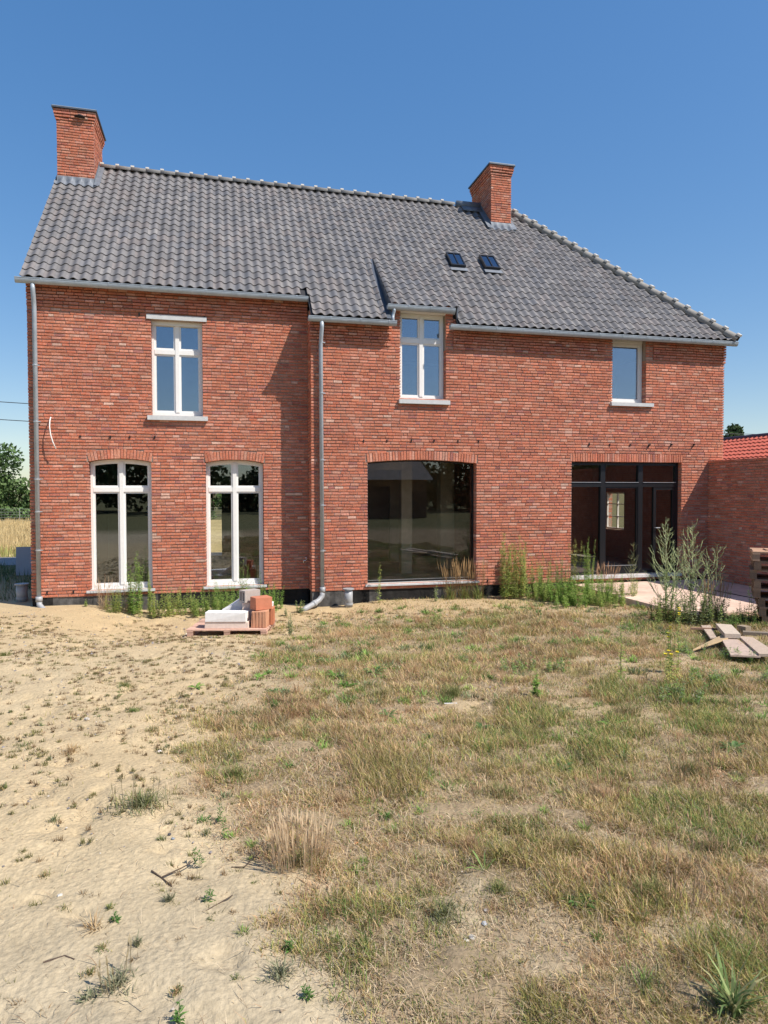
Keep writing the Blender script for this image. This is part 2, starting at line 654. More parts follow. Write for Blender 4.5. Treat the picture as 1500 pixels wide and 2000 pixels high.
def core(name, y0, y1, x0, x1, z0, z1, openings, parent=None, m=None):
    """wall body with rectangular openings (xa, xb, za, zb), butt-jointed boxes"""
    mb = MB()
    xs = sorted({x0, x1} | {v for o in openings for v in o[:2] if x0 < v < x1})
    for p, q in zip(xs[:-1], xs[1:]):
        cuts = sorted([(o[2], o[3]) for o in openings if o[0] <= p + 1e-6 and o[1] >= q - 1e-6])
        z = z0
        for a, b in cuts:
            if a > z:
                mb.box((p, y0, z), (q, y1, a))
            z = max(z, b)
        if z < z1:
            mb.box((p, y0, z), (q, y1, z1))
    return mb.build(name, m or M_MORTAR, parent or house)


ZB = .155       # underside of the brickwork
RC = .015       # mortar recess
# openings: name, xa, xb, za, spring, rise
W1 = (1.055, 2.215, .275, 2.80, .062)
W2 = (3.262, 4.422, .275, 2.80, .062)
UW = (2.235, 3.222, 3.735, 5.63, 0)
BW = (6.515, 8.935, .275, 2.81, .065)
MW = (7.225, 8.235, 4.15, 5.97, 0)
RW = (12.215, 13.09, 4.235, 5.72, 0)
DO = (11.205, 14.065, .29, 2.875, 0)
FRIEZE_L, FRIEZE_M = 5.745, 5.225


def hole(o, h=.185):
    f, c, Rr = arch_fn(o[0], o[1], o[3], o[4])
    sold = o in (W1, W2, BW, DO)
    def g(z):
        if z < o[2]:
            return None
        if z < o[3]:
            return (o[0], o[1])
        if not sold:
            return None
        if o[4] == 0:
            return (o[0] - .035, o[1] + .035) if z < o[3] + h + .004 else None
        if z < o[3] + h:
            return (o[0] - .035, o[1] + .035)
        t = z - h - o[3]
        if t >= o[4] - .004:
            return None
        xc, zc = c
        Q = Rr + h
        dx = math.sqrt(max(Q * Q - (z - zc) ** 2, 0))
        return (max(xc - dx, o[0] - .035), min(xc + dx, o[1] + .035))
    return g


X, Z, NY = (1, 0, 0), (0, 0, 1), (0, -1, 0)
ZTL, ZTM = roofz(D) - .13, roofz(0) - .10
wallL = core('wall', D + RC, D + .34, RC, XJ, ZB, ZTL, [(o[0] - RC, o[1] + RC, o[2], o[3] + (o[4] + .02 if o[4] else 0)) for o in (W1, W2, UW)])
wallM = core('wall', RC, .34, XJ + RC, XR - RC, ZB, ZTM,
             [(BW[0] - RC, BW[1] + RC, BW[2], BW[3] + BW[4] + .02), (MW[0] - RC, MW[1] + RC, MW[2], 9), (RW[0] - RC, RW[1] + RC, RW[2], 9),
              (DO[0] - RC, DO[1] + RC, DO[2], DO[3] + .01)])
lay(wallL, (0, D, 0), X, Z, NY, 0, XJ - .004, ZB, FRIEZE_L, [hole(W1), hole(W2), hole(UW)])
lay(wallM, (0, 0, 0), X, Z, NY, XJ, XR, ZB, FRIEZE_M, [hole(BW), hole(MW), hole(RW), hole(DO)])
for o_ in (W1, W2):
    soldiers(wallL, D, o_[0], o_[1], o_[3], o_[4])
soldiers(wallM, 0, BW[0], BW[1], BW[3], BW[4])
soldiers(wallM, 0, DO[0], DO[1], DO[3], 0)
# corbelled frieze: two stepped courses, then the plain proud band up to the gutter
lay(wallL, (0, D, 0), X, Z, NY, -.0, XJ - .004, FRIEZE_L, FRIEZE_L + CO, base_proud=.022, dep=.05, holes=[hole(UW)])
lay(wallL, (0, D, 0), X, Z, NY, -.0, XJ - .004, FRIEZE_L + CO, FRIEZE_L + 2 * CO, base_proud=.022, dep=.05)
lay(wallL, (0, D, 0), X, Z, NY, -.0, XJ - .004, FRIEZE_L + 2 * CO, ZTL, base_proud=.042, dep=.06)
for (p, q, nm) in ((XJ - .0, 7.03, 0), (8.40, 12.0, 1), (13.27, XR, 2)):
    e0 = p - .02 if nm == 0 else p
    e1 = q + .02 if nm == 2 else q
    lay(wallM, (0, 0, 0), X, Z, NY, e0, e1, FRIEZE_M, FRIEZE_M + 2 * CO, base_proud=.022, dep=.05)
    lay(wallM, (0, 0, 0), X, Z, NY, e0, e1, FRIEZE_M + 2 * CO, ZTM, base_proud=.042, dep=.06)
lay(wallM, (0, 0, 0), X, Z, NY, 7.04, MW[0], FRIEZE_M, ZTM + .30, dep=.03)
lay(wallM, (0, 0, 0), X, Z, NY, MW[1], 8.39, FRIEZE_M, ZTM + .30, dep=.03)
for (a, b) in ((7.04, MW[0]), (MW[1], 8.39)):
    mb = MB()
    mb.box((a + (0 if a < 7.1 else RC), RC + .0, ZTM), (b - (RC if a < 7.1 else 0), .34, ZTM + .30))
    mb.build('mortar_bed', M_MORTAR, wallM)
lay(wallM, (0, 0, 0), X, Z, NY, 12.01, RW[0], FRIEZE_M, ZTM)
lay(wallM, (0, 0, 0), X, Z, NY, RW[1], 13.26, FRIEZE_M, ZTM)
# jamb linings seen in the reveals (bricks already turn the corner; this closes the joint)
# return of the forward portion
lay(wallM, (XJ, 0, 0), (0, 1, 0), Z, (-1, 0, 0), .035, D, ZB, ZTM - .05, dep=.02)
mb = MB()
mb.box((XJ + .02, .34, ZB), (XJ + .22, D + .34, ZTM + .1))
mb.build('mortar_bed', M_MORTAR, wallM)
# left gable and its triangle; right end; rear
YB = 2 * YR - .0
YBK = YB - D + .0
gab = MB()
gab.box((.0 + RC, D + .34, ZB), (.34, YBK, ZTL))
gab.add([(RC, D, ZTL), (RC, YBK, ZTL), (RC, YR, ZR - .12), (.30, D, ZTL), (.30, YBK, ZTL), (.30, YR, ZR - .12)],
        [(0, 2, 1), (3, 4, 5), (0, 1, 4, 3), (1, 2, 5, 4), (2, 0, 3, 5)])
wallG = gab.build('wall', M_MORTAR, house)
lay(wallG, (0, 0, 0), (0, 1, 0), Z, (-1, 0, 0), D + .035, YBK, ZB, ZTL)
lay(wallG, (0, 0, 0), (0, 1, 0), Z, (-1, 0, 0), D, YBK, ZTL, ZR - .15,
    cond=lambda z: (YR - (ZR - .12 - z) / SL, YR + (ZR - .12 - z) / SL))
# rear wall: window, two unseen openings added for light; right wall: small side window
REARW = (2.55, 3.60, .275, 2.17)
rear = core('wall', YBK - .34, YBK, RC + .3, XR - .3, ZB, ZTL, [REARW, (5.7, 6.7, .3, 2.5), (10.4, 12.2, .3, 2.5)])
SIDEW = (3.5, 4.62, 1.08, 2.19)
rs = MB()
for (a, b, c, d_) in ((.0, SIDEW[0], ZB, ZTM), (SIDEW[1], YBK, ZB, ZTM), (SIDEW[0], SIDEW[1], ZB, SIDEW[2]), (SIDEW[0], SIDEW[1], SIDEW[3], ZTM)):
    rs.box((XR - .30, a + (.35 if a == 0 else 0), c), (XR - RC, b, d_))
wallR = rs.build('wall', M_MORTAR, house)
def side_hole(z):
    return (SIDEW[0], SIDEW[1]) if SIDEW[2] < z < SIDEW[3] else None
lay(wallR, (XR, 0, 0), (0, 1, 0), Z, (1, 0, 0), .035, YBK, ZB, ZTM, holes=[side_hole])
sw = MB()
for (p, q, r_, s_) in ((SIDEW[0], SIDEW[1], SIDEW[2], SIDEW[2] + .05), (SIDEW[0], SIDEW[1], SIDEW[3] - .05, SIDEW[3]), (SIDEW[0], SIDEW[0] + .05, SIDEW[2] + .05, SIDEW[3] - .05),
                       (SIDEW[1] - .05, SIDEW[1], SIDEW[2] + .05, SIDEW[3] - .05), (4.03, 4.07, SIDEW[2] + .05, SIDEW[3] - .05)):
    sw.box((XR - .2, p, r_), (XR - .15, q, s_))
for zz in (1.45, 1.82):
    sw.box((XR - .195, SIDEW[0] + .05, zz), (XR - .155, 4.03, zz + .025))
    sw.box((XR - .195, 4.07, zz), (XR - .155, SIDEW[1] - .05, zz + .025))
sw.build('window', M_WHITE, house)

# plinth of dark render and blackened block below the bricks
pb = MB()
def plinth(x0, x1, y, y2):
    n = int((x1 - x0) / .12)
    for k in range(n):
        a, b = x0 + (x1 - x0) * k / n, x0 + (x1 - x0) * (k + 1) / n
        nn = float(vnoise(np.array(a), np.array(y), 1.1, 12))
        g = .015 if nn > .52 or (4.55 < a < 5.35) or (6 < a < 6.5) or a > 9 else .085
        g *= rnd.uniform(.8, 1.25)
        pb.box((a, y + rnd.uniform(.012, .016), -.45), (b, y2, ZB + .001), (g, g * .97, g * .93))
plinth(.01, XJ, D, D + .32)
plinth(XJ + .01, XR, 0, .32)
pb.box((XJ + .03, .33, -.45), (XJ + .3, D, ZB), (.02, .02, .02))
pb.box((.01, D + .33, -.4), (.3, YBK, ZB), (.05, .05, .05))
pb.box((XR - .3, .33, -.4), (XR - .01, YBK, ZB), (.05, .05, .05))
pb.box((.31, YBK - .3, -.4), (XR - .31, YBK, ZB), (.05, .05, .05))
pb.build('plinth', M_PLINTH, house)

# interior: floors, ceilings, partitions
def one(name, m_, a, b):
    q = MB()
    q.box(a, b)
    return q.build(name, m_, house)


one('floor_slab', M_SLABIN, (.35, D + .36, .0), (XJ + .2, YBK - .35, .26))
one('floor_slab', M_SLABIN, (XJ + .2, .36, .0), (XR - .31, YBK - .35, .26))
one('floor_slab', M_SLABIN, (.35, D + .36, 3.05), (XJ + .2, YBK - .35, 3.3))
one('floor_slab', M_SLABIN, (XJ + .2, .36, 3.05), (XR - .31, YBK - .35, 3.3))
one('interior_wall', M_CLAYIN, (XJ + .05, D + .36, .26), (XJ + .2, YBK - .35, 3.05))
one('interior_wall', M_CLAYIN, (10.0, .36, .26), (10.15, 2.2, 3.05))
one('interior_wall', M_CLAYIN, (10.15, 5.2, .26), (14.88, 5.35, 3.05))
one('interior_wall', M_CLAYIN, (XR - .33, .36, .26), (XR - .305, 3.5, 3.05))
one('interior_wall', M_CLAYIN, (XR - .33, 4.62, .26), (XR - .305, 5.2, 3.05))
one('interior_wall', M_CLAYIN, (XR - .33, 3.5, .26), (XR - .305, 4.62, 1.08))
one('interior_wall', M_CLAYIN, (XR - .33, 3.5, 2.19), (XR - .305, 4.62, 3.05))
one('interior_wall', M_CLAYIN, (.36, D + .36, .26), (.40, YBK - .36, 3.05))
one('interior_wall', M_PLAST, (5.6, 4.3, .26), (7.2, 4.45, 3.05))
one('interior_wall', M_PLAST, (7.2, 4.3, 2.35), (8.1, 4.45, 3.05))
one('interior_wall', M_PLAST, (8.1, 4.3, .26), (8.55, 4.45, 3.05))
one('interior_wall', M_PLAST, (8.55, 4.3, 2.2), (9.6, 4.45, 3.05))
one('interior_wall', M_PLAST, (9.6, 4.3, .26), (9.98, 4.45, 3.05))
one('interior_wall', M_PLAST, (5.6, 5.6, .26), (9.98, 5.7, 3.05))
one('interior_wall', M_PLAST, (7.72, 1.7, .26), (7.98, 1.95, 3.05))
one('interior_wall', M_PLAST, (8.9, 2.3, .26), (9.2, 2.6, 3.05))
one('interior_wall', M_PLAST, (5.7, 1.72, 2.72), (7.72, 1.93, 3.04))
one('interior_wall', M_PLAST, (.35, 3.9, 3.3), (14.85, 4.05, 5.6))
one('interior_wall', M_PLAST, (9.9, .36, 3.3), (10.05, 3.9, 5.4))
one('interior_wall', M_PLAST, (5.5, .7, 3.3), (5.65, 3.9, 5.4))


# ---- windows
def ring(mb, x0, x1, z0, top, wd, y0, y1, n=10, wb=None):
    wb = wb or wd
    def loop(a, b, c, off):
        return [(a, c), (b, c)] + [(b + (a - b) * i / n, top(b + (a - b) * i / n) - off) for i in range(n + 1)]
    O, I = loop(x0, x1, z0, 0), loop(x0 + wd, x1 - wd, z0 + wb, wd)
    N = len(O)
    vs = [(x, y0, z) for x, z in O] + [(x, y0, z) for x, z in I] + [(x, y1, z) for x, z in O] + [(x, y1, z) for x, z in I]
    fs = []
    for i in range(N):
        j = (i + 1) % N
        fs += [(i, j, N + j, N + i), (2 * N + i, 3 * N + i, 3 * N + j, 2 * N + j), (N + i, N + j, 3 * N + j, 3 * N + i), (i, 2 * N + i, 2 * N + j, j)]
    mb.add(vs, fs)


def pane(parent, x0, x1, z0, top, y, g, n=10):
    mb = MB()
    poly = [(x0, z0), (x1, z0)] + [(x1 + (x0 - x1) * i / n, top(x1 + (x0 - x1) * i / n)) for i in range(n + 1)]
    # a hair of tilt so that each pane mirrors its own bit of the world
    t1, t2 = rnd.uniform(-.0018, .0018), rnd.uniform(-.0012, .0012)
    N = len(poly)
    vs = []
    for dy in (0, .012):
        for x, z in poly:
            vs.append((x, y + dy + t1 * (x - x0) + t2 * (z - z0), z))
    fs = [tuple(range(N)), tuple(range(2 * N - 1, N - 1, -1))] + [(i, i + N, (i + 1) % N + N, (i + 1) % N) for i in range(N)]
    mb.add(vs, fs)
    return mb.build('pane', g, parent)


def cross_window(o, y, trans_z, glass, mull=.115, tr=.13, fr=.05):
    """white window of four lights: outer frame, mullion, transom and four sashes"""
    x0, x1, z0 = o[0] + .004, o[1] - .004, o[2] + .004
    f0, _, _ = arch_fn(o[0], o[1], o[3] - .004, o[4])
    mb = MB()
    ring(mb, x0, x1, z0, f0, fr, y, y + .075, wb=.075)
    xm = (x0 + x1) / 2
    mb.prism([(xm - mull / 2 + .02, z0 + .075), (xm + mull / 2 - .02, z0 + .075), (xm + mull / 2 - .02, f0(xm) - fr), (xm - mull / 2 + .02, f0(xm) - fr)], y - .012, y + .073)
    mb.box((x0 + fr, y - .006, trans_z - tr / 2 + .02), (xm - mull / 2 + .02, y + .074, trans_z + tr / 2 - .02))
    mb.box((xm + mull / 2 - .02, y - .006, trans_z - tr / 2 + .02), (x1 - fr, y + .074, trans_z + tr / 2 - .02))
    win = mb.build('window', M_WHITE, house)
    sd = .035
    for xa, xb in ((x0 + fr, xm - mull / 2 + .02), (xm + mull / 2 - .02, x1 - fr)):
        s = MB()
        ztr = trans_z - tr / 2 + .02
        ring(s, xa, xb, z0 + .075, lambda x: ztr, sd, y + .014, y + .060, n=1)
        s.build('sash', M_WHITE, win)
        pane(win, xa + sd, xb - sd, z0 + .075 + sd, lambda x: ztr - sd, y + .034, glass, 1)
        s = MB()
        zt = trans_z + tr / 2 - .02
        ring(s, xa, xb, zt, lambda x: f0(x) - fr, sd, y + .014, y + .060)
        s.build('sash', M_WHITE, win)
        pane(win, xa + sd, xb - sd, zt + sd, lambda x: f0(x) - fr - sd, y + .034, glass)
    return win


def sill(parent, x0, x1, y, z, h, over=.045, m=M_STONE, inner=.2):
    """sloped sill: drip edge in front, top falling outward"""
    mb = MB()
    vs = []
    for x in (x0, x1):
        vs += [(x, y - over, z - h), (x, y - over, z - .008), (x, y + inner, z + .006), (x, y + inner, z - h)]
    mb.add(vs, [(0, 1, 2, 3), (7, 6, 5, 4), (0, 4, 5, 1), (1, 5, 6, 2), (2, 6, 7, 3), (3, 7, 4, 0)])
    return mb.build('sill', m, parent)


wn = cross_window(W1, D + .155, 2.255, G_MID)
sill(wn, W1[0] - .065, W1[1] + .05, D, W1[2] - .0, .05)
wn = cross_window(W2, D + .155, 2.255, G_MID)
sill(wn, W2[0] - .06, W2[1] + .055, D, W2[2] - .0, .05)
wn = cross_window(UW, D + .155, 5.025, G_UP)
sill(wn, UW[0] - .075, UW[1] + .095, D, UW[2] - .003, .095, .075)
mb = MB()
mb.box((2.158, D - .028, 5.632), (3.31, D + .20, 5.722))
mb.build('lintel', M_STONE, wn)
# timber head board behind the lintel, in its shade
mb = MB()
mb.box((UW[0] + .003, D + .12, 5.55), (UW[1] - .003, D + .15, 5.628))
mb.build('head_board', M_WHITE, wn)
wn = cross_window(MW, .155, 5.40, G_UP)
sill(wn, 7.19, 8.31, 0, 4.145, .095, .075)
# right upper window: one light
mb = MB()
tz = RW[3] - .005
ring(mb, RW[0] + .004, RW[1] - .004, RW[2] + .004, lambda x: tz - .09, .055, .155, .23, n=1, wb=.06)
wn = mb.build('window', M_WHITE, house)
s = MB()
ring(s, RW[0] + .06, RW[1] - .06, RW[2] + .064, lambda x: tz - .145, .04, .168, .215, n=1)
s.build('sash', M_WHITE, wn)
pane(wn, RW[0] + .10, RW[1] - .10, RW[2] + .104, lambda x: tz - .185, .19, G_UP, 1)
mb = MB()
mb.box((RW[0] + .004, .14, tz - .09), (RW[1] - .004, .25, tz + .03))
mb.build('head_board', M_WHITE, wn)
sill(wn, 12.165, 13.255, 0, RW[2] - .003, .085, .075)
# big fixed window under the wide arch
f0, _, _ = arch_fn(BW[0], BW[1], BW[3] - .004, BW[4])
mb = MB()
ring(mb, BW[0] + .004, BW[1] - .004, BW[2] + .004, f0, .022, .165, .235)
wn = mb.build('window', M_BLACK, house)
pane(wn, BW[0] + .026, BW[1] - .026, BW[2] + .026, lambda x: f0(x) - .022, .19, G_LOW)
s = MB()
s.box((BW[0] + .026, .178, BW[2] + .05), (BW[1] - .026, .186, BW[2] + .056))
s.build('seal_strip', M_ALU, wn)
sill(wn, BW[0] - .045, BW[1] + .06, 0, BW[2] - .002, .045, .05)
# black glazed door unit: three bays, transom lights above; the outer bay is a door
mb = MB()
ring(mb, DO[0] + .004, DO[1] - .004, DO[2] + .004, lambda x: DO[3] - .004, .065, .12, .21, n=1, wb=.06)
xa, xb = DO[0] + .07, DO[1] - .07
m1, m2 = 12.075, 13.055
TZ = 2.355
for mx in (m1, m2):
    mb.box((mx - .06, .115, DO[2] + .064), (mx + .06, .205, DO[3] - .07))
for p, q in ((xa - .001, m1 - .06), (m1 + .06, m2 - .06), (m2 + .06, xb + .001)):
    mb.box((p, .118, TZ - .05), (q, .207, TZ + .05))
dw = mb.build('glazed_door', M_BLACK, house)
s = MB()
for p, q in ((xa, m1 - .06), (m1 + .06, m2 - .06), (m2 + .06, xb)):
    s.box((p, .10, TZ + .052), (q, .15, TZ + .062))
s.build('drip_rail', M_ALU, dw)
for i, (p, q) in enumerate(((xa, m1 - .06), (m1 + .06, m2 - .06), (m2 + .06, xb))):
    pane(dw, p, q, TZ + .062, lambda x: DO[3] - .07, .16, G_LOW, 1)
    if i == 1:
        s = MB()
        ring(s, p, q, DO[2] + .064, lambda x: TZ - .05, .03, .13, .19, n=1, wb=.13)
        s.build('sash', M_BLACK, dw)
        s = MB()
        s.box((p + .03, .12, DO[2] + .064 + .128), (q - .03, .129, DO[2] + .064 + .138))
        s.build('seal_strip', M_ALU, dw)
        pane(dw, p + .03, q - .03, DO[2] + .194, lambda x: TZ - .08, .16, G_LOW, 1)
    elif i == 2:
        s = MB()
        xd = p + .30
        ring(s, xd, q, DO[2] + .064, lambda x: TZ - .05, .07, .13, .19, n=1, wb=.10)
        s.build('sash', M_BLACK, dw)
        pane(dw, xd + .07, q - .07, DO[2] + .164, lambda x: TZ - .12, .16, G_LOW, 1)
        pane(dw, p, xd, DO[2] + .064, lambda x: TZ - .05, .165, G_LOW, 1)
        s = MB()
        s.tube([(xd + .035, .125, 1.35), (xd + .035, .08, 1.35), (xd + .15, .08, 1.35)], .009, 6)
        s.build('handle', M_ALU, dw)
    else:
        pane(dw, p, q, DO[2] + .064, lambda x: TZ - .05, .16, G_LOW, 1)
sill(dw, DO[0] - .0, DO[1] - .0, 0, DO[2] - .0, .07, .06)

# ---- dark stubs of open joints, the tap and the loop of conduit
for (x, y, z) in [(.91, D, 3.283), (1.46, D, 3.283), (1.82, D, 3.288), (2.29, D, 3.296),
                  (6.44, 0, 3.255), (6.94, 0, 3.268), (7.47, 0, 3.275), (7.97, 0, 3.283), (8.51, 0, 3.283), (8.98, 0, 3.29),
                  (11.64, 0, 3.265), (12.16, 0, 3.263), (12.69, 0, 3.268), (13.18, 0, 3.267), (13.76, 0, 3.274), (14.37, 0, 3.283),
                  (2.02, D, 5.70), (3.27, D, 5.755), (.28, D, .255), (.75, D, .26), (4.5, D, .26), (9.2, 0, .25), (10.3, 0, .25)]:
    mb = MB()
    pj = rnd.uniform(.015, .035) if x < 13 else .06
    mb.box((x - .011, y - pj, z - .004), (x + .013, y + .02, z + .026))
    mb.box((x - .007, y - .012, z - .034), (x + .008, y + .02, z - .005))
    mb.build('weep_vent', M_CABLE, house)
mb = MB()
mb.tube([(.40, D + .02, 3.635), (.395, D - .03, 3.64), (.392, D - .09, 3.57), (.395, D - .13, 3.45), (.415, D - .15, 3.30), (.455, D - .16, 3.16), (.505, D - .15, 3.03)],
        .0105, 8)
mb.build('cable_conduit', M_COND, house, True)
mb = MB()
mb.tube([(5.349, D - .12, .77), (5.27, D - .12, .77), (5.235, D - .12, .765), (5.225, D - .12, .72)], .011, 8)
mb.tube([(5.29, D - .12, .775), (5.29, D - .12, .82)], .008, 6)
mb.tube([(5.265, D - .12, .825), (5.315, D - .12, .825)], .007, 6)
mb.build('tap', M_CHROME, house, True)
# faint scratches of pale mortar splash are left to the brick colours

# ------------------------------------------------------------------ roof
cs = 1 / math.sqrt(1 + SL * SL)
UPS = (0, cs, SL * cs)          # up the slope
RN = (0, -SL * cs, cs)          # normal
GAUGE, TW = .26, .1935
rf = MB()


def slabp(poly, th=.05):
    """roof panel: polygon of 3-D points on the tile bed, thickened downward"""
    n = len(poly)
    a, b, c = Vector(poly[0]), Vector(poly[1]), Vector(poly[2])
    nn = (b - a).cross(c - a).normalized()
    if nn.z < 0:
        nn = -nn
    top = [tuple(Vector(p) - nn * .02) for p in poly]
    bot = [tuple(Vector(p) - nn * (.02 + th)) for p in poly]
    rf.add(top + bot, [tuple(range(n)), tuple(range(2 * n - 1, n - 1, -1))] + [(i, i + n, (i + 1) % n + n, (i + 1) % n) for i in range(n)])


yL0, yM0 = .255, -.235
ZREAR = roofz(yM0)
YRE = 2 * YR - yM0
slabp([(-.03, yL0, roofz(yL0)), (XJ - .02, yL0, roofz(yL0)), (XJ - .02, YR, ZR), (-.03, YR, ZR)])
XC = 15.34            # eaves corner of the hip
slabp([(XJ - .02, yM0, roofz(yM0)), (6.99, yM0, roofz(yM0)), (6.99, YR, ZR), (XJ - .02, YR, ZR)])
slabp([(6.991, 1.75, roofz(1.75)), (8.43, 1.75, roofz(1.75)), (8.43, YR, ZR), (6.991, YR, ZR)])
slabp([(8.431, yM0, roofz(yM0)), (XC, yM0, roofz(yM0)), (XE, YR, ZR), (8.431, YR, ZR)])
slabp([(-.03, YR, ZR), (XE, YR, ZR), (XC, YRE, ZREAR), (-.03, YRE, ZREAR)])
slabp([(XC, yM0, ZREAR), (XC, YRE, ZREAR), (XE, YR, ZR)])
# soffit board under the eaves
rf.box((.0, D - .06, roofz(D) - .16), (XJ - .03, D + .2, roofz(D) - .10))
roof = rf.build('roof', M_UNDER, house)
TILES = []


def tile_col():
    k = rnd.uniform(.86, 1.13)
    t = rnd.random()
    c = (.163, .156, .156)
    if t < .18:
        c = (.178, .162, .157)
    elif t < .30:
        c = (.145, .143, .149)
    elif t < .34:
        c = (.20, .19, .185)
    return tuple(v * k for v in c)


def tile_geo(mb, O, X_, S_, N_, a, s, W_, xmax=None, xmin=None, col=(1, 1, 1), L=.30, nseg=10):
    """one S-profile pantile with its lower lip"""
    dl, da = rnd.uniform(-.0025, .0025), rnd.uniform(-.002, .002)
    lift0 = .024 + rnd.uniform(-.002, .003)
    T = []
    for i in range(nseg + 1):
        t = i / nseg * 1.07
        h = .0225 * math.cos(2 * math.pi * (t - .80)) + .004 * t
        T.append((a + da + t * W_, h))
    P = []
    for (s_, lift) in ((s + dl, lift0), (s + L, .004)):
        for x, h in T:
            if xmax is not None:
                x = min(x, xmax(s_))
            if xmin is not None:
                x = max(x, xmin)
            P.append((x, s_, h + lift))
    for x, h in T:
        if xmax is not None:
            x = min(x, xmax(s + dl))
        if xmin is not None:
            x = max(x, xmin)
        P.append((x, s + dl + .003, h + lift0 - .016))
    n = nseg + 1
    vs = [tuple(O[k] + X_[k] * p[0] + S_[k] * p[1] + N_[k] * p[2] for k in range(3)) for p in P]
    fs = [(i, i + 1, n + i + 1, n + i) for i in range(nseg)] + [(2 * n + i, 2 * n + i + 1, i + 1, i) for i in range(nseg)]
    # right-hand side lap edge
    base = len(vs)
    for kk in (nseg, 2 * nseg + 1):
        v = vs[kk]
        vs.append(tuple(v[k] - N_[k] * .014 for k in range(3)))
    fs.append((nseg, base, base + 1, 2 * nseg + 1))
    # left edge (gable side)
    base = len(vs)
    for kk in (0, n):
        v = vs[kk]
        vs.append(tuple(v[k] - N_[k] * .016 for k in range(3)))
    fs.append((0, n, base + 1, base))
    mb.add(vs, fs, col)


O_ = (0, yM0, roofz(yM0))
smax = (YR - yM0) / cs
sL = (yL0 - yM0) / cs            # slope distance at which the left wing's eaves start
s_off = sL - math.floor(sL / GAUGE) * GAUGE
yd0, zd0 = -.16, 6.07           # dormer eaves
s_d1 = s_off + 9 * GAUGE
yd1 = yM0 + s_d1 * cs
DX0, DX1 = 6.985, -.055 + 44 * TW
DSL = (roofz(yd1) - zd0) / (yd1 - yd0)
dcs = 1 / math.sqrt(1 + DSL * DSL)
ncol = int(XC / TW) + 1
for r_ in range(-1, 24):
    s = s_off + r_ * GAUGE
    if s > smax - .10:
        break
    s_eff = max(s, .0)
    L = .30 if s >= 0 else .30 + s
    if L < .08:
        continue
    hx = lambda q: XC - q * cs * (XC - XE) / (YR - yM0)        # x of the hip at slope distance q
    for c in range(ncol + 1):
        a = -.055 + c * TW
        am = a + TW / 2
        if am < XJ - .02 and s < sL - .02:
            continue
        if am > hx(s_eff) - .03:
            continue
        # cut away under the dormer and beside its cheek
        if s_eff + .12 < s_d1:
            if DX0 - .0 < am < DX1:
                continue
        xm = None
        Lc = min(L, smax - s_eff)
        lim = hx
        if am < DX0 and s_eff < s_d1 and a + 1.07 * TW > 6.86:
            lim = lambda q: 6.875 if q < s_d1 - .3 else DX0
            if a > 6.86:
                continue
        ctr = (am, O_[1] + UPS[1] * s_eff, O_[2] + UPS[2] * s_eff)
        TILES.append(((O_, X, UPS, RN, a, s_eff, TW, lim, None if am > XJ + TW or am < XJ - TW or s_eff > sL else XJ - .03, tile_col(), Lc), ctr))
# dormer slope
OD = (0, yd0, zd0)
UD, ND = (0, dcs, DSL * dcs), (0, -DSL * dcs, dcs)
sdm = (yd1 - yd0) / dcs
nd = round(sdm / GAUGE)
gd = sdm / nd
for r_ in range(nd):
    s = r_ * gd
    for cc in range(36, 44):
        a = -.055 + cc * TW
        TILES.append(((OD, X, UD, ND, a, s, TW, None, DX0 if cc == 36 else None, tile_col(), .30 if r_ < nd - 1 else .27), (a + .1, yd0 + UD[1] * s, zd0 + UD[2] * s)))
TILES.sort(key=lambda t: (Vector(t[1]) - CAM).length)
rest = MB()
for i, (g, c_) in enumerate(TILES):
    mb = MB() if i < 300 else rest
    tile_geo(mb, g[0], g[1], g[2], g[3], g[4], g[5], g[6], g[7], g[8], g[9], g[10])
    if i < 300:
        mb.build('roof_tile', M_TILE, roof, False)
tag(rest.build('tiling', M_TILE, roof), kind='stuff')


# ridge and hip tiles, each one a half-round with a pale mortared clip at its end
def ridge_tile(p, q, rad, nrm, clip=True, cs_=1.0):
    p, q = Vector(p), Vector(q)
    t = (q - p).normalized()
    nrm = (Vector(nrm) - t * Vector(nrm).dot(t)).normalized()
    sd = t.cross(nrm)
    k = rnd.uniform(.9, 1.12)
    col = (.25 * k, .24 * k, .225 * k)
    mb = MB()
    n = 10
    vs = []
    for (pt, rr) in ((p - t * .03, rad + .008), (q, rad - .006)):
        for i in range(n + 1):
            th = -.32 + (math.pi + .64) * i / n
            vs.append(tuple(pt + sd * math.cos(th) * rr + nrm * (math.sin(th) * rr * .85)))
    for i in range(n + 1):
        th = -.32 + (math.pi + .64) * i / n
        vs.append(tuple(p - t * .03 + sd * math.cos(th) * (rad - .010) + nrm * (math.sin(th) * (rad - .012) * .85)))
    N1 = n + 1
    fs = [(i, i + 1, N1 + i + 1, N1 + i) for i in range(n)] + [(2 * N1 + i, 2 * N1 + i + 1, i + 1, i) for i in range(n)]
    mb.add(vs, fs, col)
    o = mb.build('ridge_tile', M_RIDGE, roof, True)
    if clip:
        c = MB()
        for th in [math.pi * (.5 + .085 * cs_ * j) for j in (-1, 0, 1)]:
            ctr = p + sd * math.cos(th) * rad + nrm * (math.sin(th) * rad * .85 + .004)
            c.obox(ctr, tuple(t), tuple(sd), tuple(nrm), (-.045, -.026 * cs_, -.01), (.035 + .02 * (cs_ - 1), .026 * cs_, .024 + .012 * (cs_ - 1)), (.74, .70, .63))
        c.build('ridge_clip', M_RIDGE, roof)


